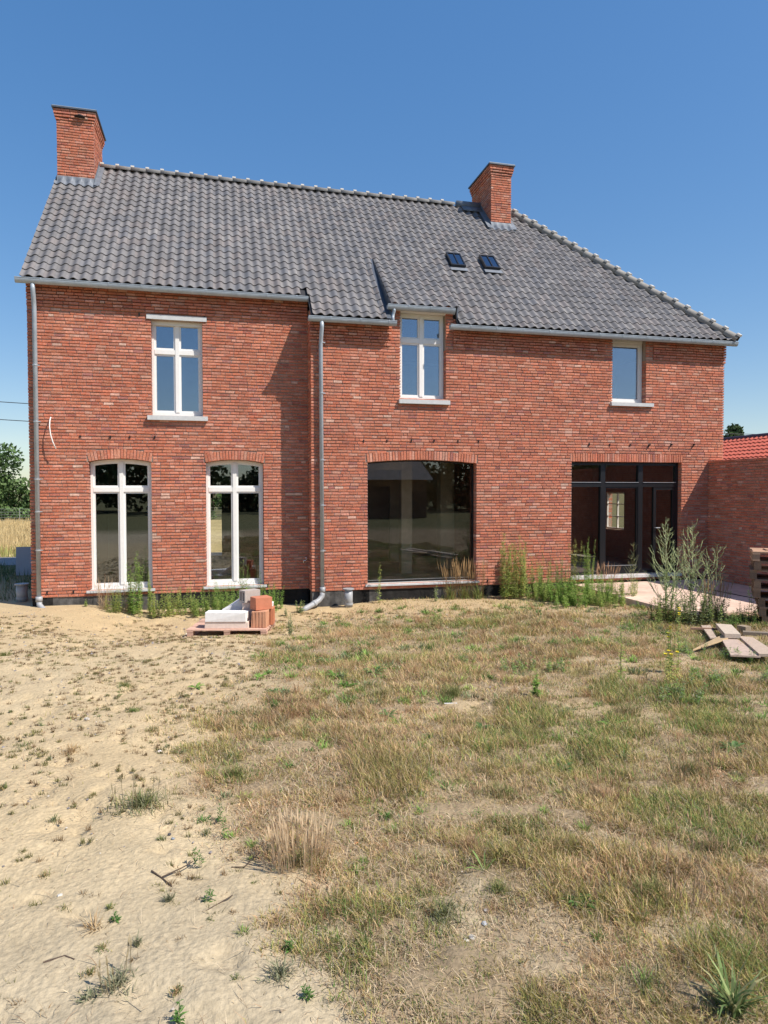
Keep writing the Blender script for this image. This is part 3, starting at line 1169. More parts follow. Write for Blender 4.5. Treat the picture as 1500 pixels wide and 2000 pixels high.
RL = .345
x = .86
while x < XE - 1.55:
    ridge_tile((x, YR, ZR + .012), (min(x + RL, 9.93), YR, ZR + .012), .098, (0, 0, 1))
    x += RL
hv = Vector((XE, YR, ZR + .02)) - Vector((XC, yM0, roofz(yM0) + .02))
nh = int(hv.length / RL)
for k in range(nh + 1):
    a = Vector((XC, yM0, roofz(yM0) + .02)) + hv.normalized() * (RL * k + .02)
    b = a + hv.normalized() * RL
    if b.x < XE + .05:
        b = Vector((XE, YR, ZR + .02))
    ridge_tile(a, b, .125, (0.0, -.25, 1), cs_=1.7)

# dormer: cheeks, valley lead tray, wall plate
dm = MB()
zc0 = roofz(yd0)
N_ = 8
for (xx0, xx1) in ((DX0 - .004, DX0 + .03), (DX1 - .02, DX1 + .008)):
    vs = [(xx0, yd0 + .05, roofz(yd0 + .05) - .02), (xx0, yd1, roofz(yd1) - .02), (xx0, yd0 + .05, zd0 + .03),
          (xx1, yd0 + .05, roofz(yd0 + .05) - .02), (xx1, yd1, roofz(yd1) - .02), (xx1, yd0 + .05, zd0 + .03)]
    dm.add(vs, [(0, 2, 1), (3, 4, 5), (0, 3, 5, 2), (2, 5, 4, 1), (0, 1, 4, 3)])
dorm = dm.build('dormer', M_CAPM, house)
for k in range(8):          # overlapping slates on the cheek
    y0 = yd0 + .06 + k * .215
    y1 = min(y0 + .25, yd1 - .02)
    h0, h1 = (zd0 + DSL * (y0 - yd0)) - roofz(y0) + .01, (zd0 + DSL * (y1 - yd0)) - roofz(y1) + .01
    mb = MB()
    xx = DX0 - .012 - .004 * (k % 2)
    if h1 < 0.01:
        break
    mb.add([(xx, y0, roofz(y0) + .0), (xx, y1, roofz(y1) + .0), (xx, y1, roofz(y1) + h1), (xx, y0, roofz(y0) + h0),
            (xx + .006, y0, roofz(y0) + .0), (xx + .006, y1, roofz(y1) + .0), (xx + .006, y1, roofz(y1) + h1), (xx + .006, y0, roofz(y0) + h0)],
           [(3, 2, 1, 0), (4, 5, 6, 7), (0, 4, 7, 3), (0, 1, 5, 4), (3, 7, 6, 2), (1, 2, 6, 5)])
    mb.build('slate', M_CAPM, dorm)
mb = MB()
mb.obox(O_, X, UPS, RN, (6.80, .02, .0), (DX0, s_d1, .006))
mb.build('flashing', M_CAPM, dorm)  # dark cap metal puts the cheek's shade into the tray's colour
# dormer eaves board
mb = MB()
mb.box((DX0 + .04, -.02, 5.972), (DX1 - .03, .30, zd0 - .03))
mb.build('head_board', M_WHITE, dorm)


# chimneys
def chimney(x0, x1, y0, y1, z1, cowl=None):
    zb = roofz(y0) - .25
    mb = MB()
    mb.box((x0 + RC, y0 + RC, zb), (x1 - RC, y1 - RC, z1 - .0))
    ch = mb.build('chimney', M_MORTAR, house)
    zz = z1 - 4 * CO
    zstart = roofz(y0) - .02
    n = round((zz - zstart) / CO)
    zstart = zz - n * CO
    def faces(dx, za, zb_):
        lay(ch, (0, y0 - dx, 0), X, Z, NY, x0 - dx, x1 + dx, za, zb_, dep=.03 + dx)
        lay(ch, (x1 + dx, 0, 0), (0, 1, 0), Z, (1, 0, 0), y0 - dx + .034, y1 + dx, za, zb_, dep=.03 + dx)
        lay(ch, (x0 - dx, 0, 0), (0, 1, 0), Z, (-1, 0, 0), y0 - dx + .034, y1 + dx, za, zb_, dep=.03 + dx)
        lay(ch, (0, y1 + dx, 0), X, Z, (0, 1, 0), x0 - dx + .034, x1 + dx - .034, za, zb_, dep=.03 + dx)
    faces(0, zstart, zz)
    faces(.018, zz, zz + CO)
    faces(.036, zz + CO, zz + 2 * CO)
    faces(.052, zz + 2 * CO, zz + 4 * CO)
    c = MB()
    c.box((x0 - .085, y0 - .085, z1 + .002), (x1 + .085, y1 + .085, z1 + .035))
    c.build('cap', M_CAPM, ch)
    c = MB()
    c.box((x0 - .075, y0 - .075, z1 + .036), (x1 + .075, y1 + .075, z1 + .05))
    c.build('cap_sheet', M_ZINC, ch)
    # stepped lead at the foot: front apron dressed over the tiles and side soakers
    s0 = (y0 - yM0) / cs
    f = MB()
    nw = int((x1 - x0 + .2) / .024)
    vs, fs = [], []
    for i in range(nw + 1):
        xx = max(x0 - .1 + (x1 - x0 + .2) * i / nw, -.055)
        t = (xx + .055) / TW
        h = .023 * math.cos(2 * math.pi * (t - .80)) + .034
        for (s_, hh) in ((s0 - .16, h + .002), (s0 - .02, h + .01)):
            vs.append(tuple(O_[k] + X[k] * xx + UPS[k] * s_ + RN[k] * hh for k in range(3)))
        vs.append((xx, y0 - .012, roofz(y0) + .14))
    for i in range(nw):
        for j in (0, 1):
            if j == 1 and (i < 4 or i > nw - 5):
                continue
            fs.append((3 * i + j, 3 * (i + 1) + j, 3 * (i + 1) + j + 1, 3 * i + j + 1))
    f.add(vs, fs)
    f.box((x0 - .012, y0 - .014, roofz(y0) - .04), (x1 + .012, y0 - .008, roofz(y0) + .12))
    f.build('flashing', M_LEAD, ch)
    for sx, xa_ in ((1, x1), (-1, x0)):
        if xa_ < .1:
            continue
        g = MB()
        e0, e1 = (xa_ + .006, xa_ + .012) if sx > 0 else (xa_ - .012, xa_ - .006)
        ye = min(YR, y1)
        vs = []
        for xx in (e0, e1):
            vs += [(xx, y0 - .02, roofz(y0) - .05), (xx, ye, roofz(ye) - .05), (xx, ye, roofz(ye) + .15), (xx, y0 - .02, roofz(y0) + .13)]
        g.add(vs, [(0, 1, 2, 3), (7, 6, 5, 4), (0, 4, 5, 1), (1, 5, 6, 2), (2, 6, 7, 3), (3, 7, 4, 0)])
        w0, w1 = (xa_ + .006, xa_ + .13) if sx > 0 else (xa_ - .13, xa_ - .006)
        g.obox(O_, X, UPS, RN, (w0, s0 - .12, .048), (w1, (ye - yM0) / cs - .02, .056))
        g.build('flashing', M_LEAD, ch)
    return ch


ch1 = chimney(-.005, .785, 3.26, 4.43, 10.94)
ch2 = chimney(10.585, 11.155, 3.165, 4.55, 10.83)
mb = MB()      # small terracotta vent hood near the top of the left stack
mb.add([(.40, 3.215, 10.84), (.61, 3.215, 10.83), (.40, 3.16, 10.80), (.505, 3.15, 10.81), (.61, 3.16, 10.79), (.40, 3.215, 10.78), (.61, 3.215, 10.77), (.505, 3.215, 10.87)],
       [(0, 2, 3, 7), (7, 3, 4, 1), (2, 5, 6, 4, 3), (0, 5, 2), (1, 4, 6), (0, 7, 1, 6, 5)])
mb.build('vent_hood', M_CABLE, ch1)
mb = MB()      # dark lead saddle on the ridge left of the right stack
mb.tube([(9.9, YR, ZR + .03), (10.58, YR, ZR + .03)], .115, 12)
mb.obox(O_, X, UPS, RN, (10.0, smax - .36, .05), (10.58, smax - .0, .058))
mb.build('flashing', M_LEAD, ch2, True)


# skylights
def skylight(x0, x1, y0, y1):
    s0, s1 = (y0 - yM0) / cs, (y1 - yM0) / cs
    mb = MB()
    h0, h1 = .02, .115
    for a, b in (((x0, s0, h0), (x1, s0 + .045, h1)), ((x0, s1 - .04, h0), (x1, s1, h1)), ((x0, s0 + .045, h0), (x0 + .03, s1 - .04, h1)), ((x1 - .03, s0 + .045, h0), (x1, s1 - .04, h1)),
                 (((x0 + x1) / 2 - .011, s0 + .045, h0 + .02), ((x0 + x1) / 2 + .011, s1 - .04, h1 + .004))):
        mb.obox(O_, X, UPS, RN, a, b)
    sk = mb.build('skylight', M_BLACK, house)
    g = MB()
    g.obox(O_, X, UPS, RN, (x0 + .03, s0 + .045, h1 - .02), ((x0 + x1) / 2 - .011, s1 - .04, h1 - .014))
    g.build('pane', G_SKY, sk)
    g = MB()
    g.obox(O_, X, UPS, RN, ((x0 + x1) / 2 + .011, s0 + .045, h1 - .02), (x1 - .03, s1 - .04, h1 - .014))
    g.build('pane', G_SKY, sk)
    g = MB()
    g.obox(O_, X, UPS, RN, (x0 + .03, s0 + .045, .03), (x1 - .03, s1 - .04, .04))
    g.build('backing_sheet', M_BLACK, sk)  # black sheet closing the frame behind both panes
    g = MB()
    g.obox(O_, X, UPS, RN, (x0 + .05, s0 + .07, .05), ((x0 + x1) / 2 - .03, s0 + .25, .056))
    g.build('reflection_card', M_WHITE, sk)  # white card standing in for the bright reflection in the left pane
    g = MB()
    g.obox(O_, X, UPS, RN, (x0 - .03, s0 - .14, .049), (x1 + .03, s0, .056))
    g.build('flashing', M_LEAD, sk)


G_SKY = glass_mat('skylight_glass', (.7, .75, .78), .3)
skylight(8.84, 9.20, 1.42, 1.84)
skylight(9.70, 10.08, 1.44, 1.86)


# gutters and downpipes
def gutter(x0, x1, yf, zt, r=.062, step=.6, ex0=0, ex1=0):
    mb = MB()
    n = 10
    yc = yf + r
    vs, fs = [], []
    for x in (x0, x1):
        for i in range(n + 1):
            th = math.pi + math.pi * i / n
            vs.append((x, yc + math.cos(th) * r, zt - .004 + math.sin(th) * r * 1.45))
        for i in range(n, -1, -1):
            th = math.pi + math.pi * i / n
            vs.append((x, yc + math.cos(th) * (r - .005), zt - .004 + math.sin(th) * (r * 1.45 - .005)))
    N1 = 2 * (n + 1)
    fs = [(i, i + N1, (i + 1) % N1 + N1, (i + 1) % N1) for i in range(N1)]
    for b in (0, N1):
        fs.append(tuple(b + i for i in range(n + 1)))
    mb.add(vs, fs)
    mb.tube([(x0, yf + .002, zt), (x1, yf + .002, zt)], .0085, 6)
    g = mb.build('gutter', M_ZINC, house, False)
    x = x0 + .45
    while x < x1 - .1:
        b = MB()
        vs = []
        for xx in (x - .013, x + .013):
            for rr in (r + .004, r + .0005):
                for i in range(n + 1):
                    th = math.pi + math.pi * .55 * i / n
                    vs.append((xx, yc + math.cos(th) * rr, zt + math.sin(th) * rr * 1.45))
        q = n + 1
        fs = []
        for i in range(n):
            fs += [(i, i + 1, 2 * q + i + 1, 2 * q + i), (i, q + i, q + i + 1, i + 1), (2 * q + i, 2 * q + i + 1, 3 * q + i + 1, 3 * q + i)]
        b.add(vs, fs)
        b.box((x - .013, yf - .006, zt - .012), (x + .013, yf + .01, zt + .012))
        b.build('bracket', M_ZINC, g)
        x += step + rnd.uniform(-.03, .03)
    return g


gutter(-.135, XJ - .01, yL0 - .035, 6.206)
gutter(XJ - .075, 7.09, yM0 - .035, 5.693)
gutter(DX0 - .07, DX1 - .08, yd0 - .05, 6.045, step=.5)
gutter(8.25, XC + .02, yM0 - .035, 5.693)


def downpipe(pts, clips, r=.041):
    mb = MB()
    mb.tube(pts, r, 14)
    d = mb.build('downpipe', M_ZINC, house, True)
    x, y = pts[-1][0], pts[-1][1]
    for z in clips:
        c = MB()
        c.tube([(x, y, z - .011), (x, y, z + .011)], r + .007, 14)
        c.box((x + r, y - .006, z - .008), (x + r + .035, y + .05, z + .008))
        c.build('clip', M_ALU, d)
    return d


d1 = downpipe([(.16, D - .20, 6.12), (.16, D - .20, 6.02), (.155, D - .12, 5.82), (.15, D - .075, 5.68), (.15, D - .075, .16)], [4.62, 3.55, 2.45, 1.83, 1.09])
mb = MB()
mb.tube([(.15, D - .075, .20), (.15, D - .075, .10)], .062, 14)
mb.tube([(.15, D - .075, .12), (.16, D - .10, .04), (.24, D - .18, -.03), (.34, D - .25, -.07)], .052, 14)
mb.build('elbow', M_PVC, d1, True)
d2 = downpipe([(5.55, -.205, 5.62), (5.55, -.205, 5.50), (5.545, -.11, 5.30), (5.545, -.075, 5.16), (5.56, -.075, .20)], [5.22, 4.2, 2.85, 1.93, 1.0])
mb = MB()
mb.tube([(5.56, -.075, .26), (5.56, -.075, .14)], .058, 14)
mb.tube([(5.56, -.075, .18), (5.55, -.085, .08), (5.48, -.13, .0), (5.36, -.22, -.055), (5.18, -.36, -.115), (5.1, -.42, -.15)], .055, 14)
mb.tube([(5.40, -.19, -.04), (5.34, -.235, -.06)], .066, 14)
mb.build('elbow', M_PVC, d2, True)
mb = MB()
mb.tube([(7.06, -.15, 5.98), (7.06, -.15, 5.93), (7.05, -.12, 5.88), (7.03, -.14, 5.80), (7.03, -.17, 5.68)], .036, 12)
mb.build('downpipe', M_ZINC, house, True)

# ---- deal out the bricks: the 300 that show largest one by one, the others joined per wall
def show(b):
    c = Vector(b[2])
    d = (c - CAM)
    n = Vector(b[1][3])
    ca = max(-d.normalized().dot(n), 0)
    area = (b[1][5] - b[1][4]) * (b[1][7] - b[1][6])
    hid = .2 if c.z < .3 else 1
    return -area * ca / d.length_squared * hid


def deal(bricks, count=300):
    bricks.sort(key=show)
    rest = {}
    for i, (wl, g, c) in enumerate(bricks):
        if i < count:
            mb = MB()
        else:
            mb = rest.setdefault(wl.name, (MB(), wl))[0]
        brick_geo(mb, *g)
        if i < count:
            mb.build('brick', M_BRICK, wl)
    for mb, wl in rest.values():
        tag(mb.build('brickwork', M_BRICK, wl), kind='stuff')


deal(BRICKS)

# ------------------------------------------------------------------ garden wall and terrace
gw = MB()
GWZ = 2.93
gw.box((14.80 + RC, -6.2, -.3), (15.14, -RC, GWZ - .02))
gwall = gw.build('garden_wall', M_MORTAR)
tag(gwall, 'tall red brick garden wall joining the house at its right corner', 'wall')
GB = []
lay(gwall, (14.80, 0, 0), (0, 1, 0), Z, (-1, 0, 0), -6.2, -.004, .0, GWZ - .07, store=GB)
lay(gwall, (14.80, 0, GWZ - .07), (0, 1, 0), Z, (-1, 0, 0), -6.2, -.004, 0, .07, store=GB, base_proud=.012, dep=.37)
for g_ in range(len(GB)):
    pass
deal(GB)
tr = MB()
tr.box((11.22, -3.95, -.25), (14.80, -.065, .125))
tag(tr.build('terrace', M_TERR), kind='structure')
tr = MB()
tr.box((13.2, -3.95, .1251), (13.215, -.4, .130), (.1, .1, .1))
shadow_mb = MB()
shadow_mb.box((13.55, -3.9, .127), (13.58, -.9, .137))  # dark strip drawn where the wall's shadow edge runs on the terrace
tag(shadow_mb.build('shadow_strip', M_CABLE), 'thin dark strip laid on the terrace as the shadow line of the garden wall', 'strip')

# ------------------------------------------------------------------ pallets, blocks, boards
def wood(k=1.0, t=None):
    base = t or rnd.choice([(.42, .25, .16), (.36, .22, .14), (.46, .29, .19), (.30, .19, .13)])
    q = rnd.uniform(.85, 1.15) * k
    return tuple(v * q for v in base)


def pallet(loc, rz, label, W_=1.2, L_=1.0, group=None, k=1.0, tone=None, tilt=0):
    p = empty('pallet', loc, rz, label=label, cat='pallet', group=group)
    p.rotation_euler = (tilt, 0, rz)
    n = 7
    for i in range(n):
        w_ = .10 if i % 3 else .13
        y = -L_ / 2 + (L_ - w_) * i / (n - 1)
        mb = MB()
        j = rnd.uniform(-.012, .012)
        mb.box((-W_ / 2 + j, y, .122), (W_ / 2 + j, y + w_, .144), wood(k, tone))
        mb.build('plank', M_WOOD, p)
    for x in (-W_ / 2, -.05, W_ / 2 - .1):
        mb = MB()
        mb.box((x, -L_ / 2, .10), (x + .1, L_ / 2, .121), wood(k, tone))
        mb.build('plank', M_WOOD, p)
        mb = MB()
        mb.box((x, -L_ / 2, 0), (x + .1, L_ / 2, .022), wood(k, tone))
        mb.build('plank', M_WOOD, p)
        for y in (-L_ / 2, -.07, L_ / 2 - .14):
            mb = MB()
            mb.box((x + .003, y + .004, .0225), (x + .097, y + .136, .0995), wood(k * .9, tone))
            mb.build('block', M_WOOD, p)
    return p


pr = R(-13)
PX, PY = 3.73, -2.17
pz = gzf(PX, PY) + .0
pallet((PX, PY, pz), pr, 'low wooden pallet on the sand carrying leftover blocks, in front of the second tall window', 1.28, .95, k=1.15, tone=(.47, .30, .23))


def onp(x, y):
    return (PX + x * math.cos(pr) - y * math.sin(pr), PY + x * math.sin(pr) + y * math.cos(pr))


def rough_block(name, label, cat, x, y, z, sx, sy, sz, rz=0, col=(.7, .7, .68), tilt=(0, 0), group=None, grooves=0, holes=False, cut=None, mname=M_BLOCK):
    """block standing at its own place; optional grooves on the faces or two chambers in the end"""
    mb = MB()
    j = lambda: rnd.uniform(-.006, .006)
    if holes:
        t = .028
        e = .05
        # end face with two chambers: walls around them, solid body behind
        mb.box((-sx / 2 + e, -sy / 2, 0), (sx / 2, sy / 2, sz), col)
        for (a, b, c, d) in ((-sy / 2, sy / 2, 0, t), (-sy / 2, sy / 2, sz - t, sz), (-sy / 2, -sy / 2 + t, t, sz - t), (sy / 2 - t, sy / 2, t, sz - t), (-t / 2, t / 2, t, sz - t)):
            mb.box((-sx / 2, a, c), (-sx / 2 + e - .0005, b, d), col)
        dk = (.03, .027, .025)
        for (a, b) in ((-sy / 2 + t + .001, -t / 2 - .001), (t / 2 + .001, sy / 2 - t - .001)):
            mb.box((-sx / 2 + e - .004, a, t + .001), (-sx / 2 + e - .001, b, sz - t - .001), dk)
    elif cut:
        poly = [(x_ * sx, z_ * sz) for x_, z_ in cut]
        mb.prism(poly, -sy / 2, sy / 2, col)
    else:
        vs = [(a * sx / 2 + j(), b * sy / 2 + j(), c * sz + (j() if c else 0)) for c in (0, 1) for a, b in ((-1, -1), (1, -1), (1, 1), (-1, 1))]
        mb.add(vs, [(0, 3, 2, 1), (4, 5, 6, 7), (0, 1, 5, 4), (1, 2, 6, 5), (2, 3, 7, 6), (3, 0, 4, 7)], col)
    for g in range(grooves):
        wq = sx / (grooves * 2 + 1)
        gx = -sx / 2 + wq * (2 * g + 1)
        mb.box((gx, -sy / 2 - .007, .004), (gx + wq, -sy / 2 - .0005, sz - .004), tuple(v * 1.05 for v in col))
        wq2 = sy / (grooves * 2 + 1)
        gy = -sy / 2 + wq2 * (2 * g + 1)
        mb.box((sx / 2 + .0005, gy, .004), (sx / 2 + .007, gy + wq2, sz - .004), tuple(v * 1.05 for v in col))
    o = mb.build(name, mname)
    px_, py_ = onp(x, y)
    o.location = (px_, py_, z)
    o.rotation_euler = (tilt[0], tilt[1], pr + rz)
    md = o.modifiers.new('edge', 'BEVEL')
    md.width = .005
    md.segments = 2
    md.limit_method = 'ANGLE'
    return tag(o, label, cat, group)


zt = pz + .145
GBK = 'leftover blocks on the low pallet'
WHT = (.80, .79, .77)
BGE = (.58, .46, .39)
GRY = (.42, .37, .33)
RED = (.50, .19, .11)
RD2 = (.54, .28, .17)
rough_block('aerated_block', 'cream slab block lying flat directly under the long white block', 'block', -.02, -.28, zt, .70, .24, .105, .0, (.68, .57, .49), group=GBK)
rough_block('aerated_block', 'long bright white aerated block lying on the cream slab block', 'block', -.03, -.285, zt + .107, .66, .25, .15, -.01, WHT, group=GBK)
rough_block('aerated_block', 'broken wedge of white block leaning up behind the long white block', 'block', -.0, .12, zt + .17, .40, .14, .28, .15, WHT, group=GBK, tilt=(.1, -.1),
            cut=[(-.5, 0), (.25, 0), (.5, .55), (.42, .95), (.2, .72), (-.25, .38), (-.5, .22)])
rough_block('aerated_block', 'squat white block under the broken wedge', 'block', -.02, .13, zt, .40, .25, .165, .1, (.74, .73, .71), group=GBK)
rough_block('aerated_block', 'small pale grey block at the rear left of the blocks', 'block', -.26, .15, zt, .16, .2, .17, .1, (.66, .66, .66), group=GBK)
rough_block('concrete_block', 'plain beige block standing at the middle of the pile below the hollow block', 'block', .30, .02, zt, .27, .22, .37, .12, BGE, group=GBK)
rough_block('concrete_block', 'grey hollow block with two holes, topmost on the pile', 'block', .28, .02, zt + .372, .29, .19, .195, .72, GRY, group=GBK, holes=True)
rough_block('clay_block', 'orange ribbed clay block standing upright at the front of the pile', 'block', .50, -.26, zt, .24, .22, .265, -.1, RD2, group=GBK, grooves=4)
rough_block('clay_block', 'darker orange ribbed clay block upright at the right edge of the pallet', 'block', .60, .03, zt, .16, .30, .27, .05, (.48, .19, .10), group=GBK, grooves=3)
rough_block('clay_block', 'smooth brick red clay block laid across the two ribbed ones', 'block', .50, -.14, zt + .272, .30, .22, .20, .62, RED, group=GBK)
rough_block('aerated_block', 'little white offcut on the far ribbed clay block', 'block', .615, .12, zt + .272, .09, .09, .07, .2, WHT, group=GBK)

# stack of pallets at the right edge
GP = 'pallets stacked at the edge of the terrace'
lab = ['lowest pallet of the tall stack by the terrace', 'second pallet from the ground in the tall stack by the terrace', 'third pallet up in the tall stack by the terrace',
       'fourth pallet up in the tall stack by the terrace', 'fifth pallet up in the tall stack by the terrace', 'sixth pallet up in the tall stack by the terrace',
       'pale weathered seventh pallet just below the top of the tall stack', 'topmost pallet of the tall stack with its paler boards']
SX, SY = 12.36, -4.90
sz = gzf(SX, SY) - .01
for i in range(8):
    off = (0 if i > 2 else .05 + (3 - i) * .035)
    pallet((SX + off * .77 + rnd.uniform(-.02, .02), SY - off * .64 + rnd.uniform(-.02, .02), sz + i * .1448), R(-40 + rnd.uniform(-2.5, 2.5)), lab[i], 1.2, .8, GP, k=.72 if i < 7 else 1.25)  # paler wood tone for the topmost pallet
mb = MB()
mb.box((-.5, -.11, 0), (.45, .11, .02), wood(1.5))
o = mb.build('board', M_WOOD)
o.location = (SX + .1, SY, sz + 8 * .1448 - .0005)
o.rotation_euler = (0, 0, R(-30))
tag(o, 'bleached loose board lying on top of the tall pallet stack', 'board')


# loose boards in front of the terrace
def board(name, label, x, y, z, L_, W_, T_, rz, rx=0, ry=0, col=None, point=False):
    mb = MB()
    c = col or wood(1.5, (.50, .37, .29))
    if point:
        poly = [(-L_ / 2, -W_ / 2), (L_ / 2, -W_ / 2 + .02), (L_ / 2, W_ / 2), (-L_ / 2 + .14, W_ / 2)]
    else:
        poly = [(-L_ / 2, -W_ / 2), (L_ / 2 - .03, -W_ / 2), (L_ / 2, W_ / 2), (-L_ / 2 + .02, W_ / 2)]
    n = 4
    vs = [(a, b, 0) for a, b in poly] + [(a, b, T_) for a, b in poly]
    mb.add(vs, [(3, 2, 1, 0), (4, 5, 6, 7)] + [(i, (i + 1) % n, (i + 1) % n + n, i + n) for i in range(n)], c)
    o = mb.build(name, M_WOOD)
    o.location = (x, y, z)
    o.rotation_euler = (rx, ry, rz)
    md = o.modifiers.new('edge', 'BEVEL')
    md.width = .002
    return tag(o, label, 'board', 'loose boards dumped by the terrace')


zg = gzf(10.45, -5.25)
PNK = (.60, .46, .39)
def quad_board(label, pts, T_, col):
    c0 = [sum(p[i] for p in pts) / 4 for i in range(3)]
    P_ = [Vector((p[0] - c0[0], p[1] - c0[1], p[2] - c0[2])) for p in pts]
    nn = (P_[1] - P_[0]).cross(P_[2] - P_[0])
    if nn.z < 0:
        P_.reverse()
    nn = (P_[1] - P_[0]).cross(P_[2] - P_[0]).normalized()
    mb = MB()
    vs = [tuple(p - nn * T_) for p in P_] + [tuple(p) for p in P_]
    mb.add(vs, [(3, 2, 1, 0), (4, 5, 6, 7)] + [(i, (i + 1) % 4, (i + 1) % 4 + 4, i + 4) for i in range(4)], col)
    o = mb.build('board', M_WOOD)
    o.location = c0
    md = o.modifiers.new('edge', 'BEVEL')
    md.width = .002
    return tag(o, label, 'board', 'loose boards dumped by the terrace')


quad_board('large flat pinkish plywood sheet nearest the camera in the heap of boards', [(9.949, -6.135, .264), (9.211, -7.149, .325), (9.51, -7.271, .32), (10.137, -6.199, .263)], .022, (.47, .36, .29))
quad_board('long narrow board behind the large plywood sheet, running out to the right', [(10.194, -6.171, .285), (9.50, -7.258, .345), (9.70, -7.335, .348), (10.30, -6.30, .29)], .035, (.46, .36, .28))
quad_board('short thick pale board lying on top across the heap', [(10.575, -5.298, .265), (9.943, -6.208, .338), (10.12, -6.289, .339), (10.72, -5.444, .27)], .06, (.52, .43, .34))
quad_board('thin board end sticking out at the left of the heap', [(10.643, -4.902, .16), (9.926, -5.96, .232), (10.02, -5.979, .233), (10.78, -4.942, .162)], .022, (.47, .37, .29))
quad_board('honey coloured splintered strip lying crosswise at the left of the heap', [(9.158, -6.587, .262), (9.646, -6.396, .28), (10.076, -6.174, .285), (10.30, -5.85, .27)], .02, (.46, .33, .19))
board('board', 'dark weathered stick at the back of the heap', 10.45, -5.25, zg + .08, .45, .05, .03, R(-20), 0, 0, (.25, .15, .10))
mb = MB()
mb.box((-.06, -.07, 0), (.06, .07, .12), (.30, .24, .17))
o = mb.build('wood_block', M_WOOD)
o.location = (11.046, -5.322, gzf(11.046, -5.322))
o.rotation_euler = (0, 0, R(12))
tag(o, 'small square wooden block standing in the shade below the pallet stack', 'wood block')
board('board', 'dark beam lying in shade between the wooden block and the pallet stack', 11.35, -5.75, gzf(11.35, -5.75), 1.1, .10, .06, R(-30), 0, 0, (.22, .18, .14))


# pipe stubs
def stub(x, y, r, h, label, k=1.0, flange=.03):
    z = gzf(x, y) - .02
    e = empty('drain_pipe', (x, y, z), label=label, cat='drain pipe')
    mb = MB()
    mb.tube([(0, 0, 0), (0, 0, h)], r, 20)
    mb.build('pipe', M_PVC, e, True)
    mb = MB()
    mb.tube([(0, 0, h + .001), (0, 0, h + .022)], r + flange, 20)
    mb.build('lid', M_PVC, e)
    mb = MB()
    mb.tube([(0, 0, .07), (0, 0, .11)], r + .008, 20)
    mb.build('collar', M_PVC, e)


stub(6.06, -.28, .085, .38, 'upright grey plastic drain pipe with lid beside the big window')
stub(-.36, 1.22, .105, .36, 'wide grey drain pipe with cover in shade at the left house corner')
mb = MB()
mb.box((-.20, 0, 0), (.20, .03, .78))
o = mb.build('board', M_BOARD)
o.location = (-1.52, 5.9, gzf(-1.5, 5.9) - .02)
o.rotation_euler = (R(-10), 0, R(6))
tag(o, 'smooth pale grey sheet leaning upright behind the left side of the house', 'board')
mb = MB()
mb.tube([(-.03, 0, 0), (-.03, 0, .05)], .012, 6)


# ------------------------------------------------------------------ grass as ground cover
def blades(name, P, H, Wd, lean, az, col, curl=.5, m=M_GRASS, tipc=1.15):
    """P (n,2) roots, heights, widths, lean (0 up..1 flat), azimuth, colours -> two-segment tapering blades"""
    n = len(P)
    z = gz(P[:, 0], P[:, 1]) - .004
    base = np.stack([P[:, 0], P[:, 1], z], 1)
    dirn = np.stack([np.cos(az), np.sin(az), np.zeros(n)], 1)
    f = az + rng.uniform(-1.2, 1.2, n) + np.pi / 2
    side = np.stack([np.cos(f), np.sin(f), np.zeros(n)], 1)
    upv = np.array([0, 0, 1.0])
    a1 = lean * .8
    a2 = np.clip(lean + curl * rng.uniform(.2, 1, n), 0, 1.9)
    p1 = base + (dirn * np.sin(a1)[:, None] + upv * np.cos(a1)[:, None]) * (H * .5)[:, None]
    p2 = p1 + (dirn * np.sin(a2)[:, None] + upv * np.cos(a2)[:, None]) * (H * .5)[:, None]
    p2[:, 2] = np.maximum(p2[:, 2], base[:, 2] + .004)
    w0, w1 = (Wd * .5)[:, None], (Wd * .38)[:, None]
    V = np.stack([base - side * w0, base + side * w0, p1 + side * w1, p1 - side * w1, p2], 1).reshape(-1, 3)
    k = np.arange(n) * 5
    F = np.concatenate([np.stack([k, k + 1, k + 2], 1), np.stack([k, k + 2, k + 3], 1), np.stack([k + 3, k + 2, k + 4], 1)])
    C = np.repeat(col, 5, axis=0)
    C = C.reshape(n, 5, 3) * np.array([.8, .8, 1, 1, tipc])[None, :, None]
    return mesh_np(name, V, F, C.reshape(-1, 3), m)


def in_view(x, y, mg=.35):
    """roughly the wedge of ground in front of the camera, with a margin for a step aside"""
    dx, dy = x - CAM.x, y - CAM.y
    fw = dx * math.sin(yaw) + dy * math.cos(yaw)
    sd = dx * math.cos(yaw) - dy * math.sin(yaw)
    return (fw > 1.5) & (np.abs(sd) < fw * (.60 + mg * .25) + mg * .8), fw


def clear(x, y):
    """where no grass stands: pallet, terrace, boards, house"""
    c = ((x > 11.2) & (y > -3.97) & (x < 14.85)) | (y > .0) & (x > XJ) | (y > D - .02) | ((np.abs(x - PX) < .62) & (np.abs(y - PY) < .5))
    return c | (x > 14.8)


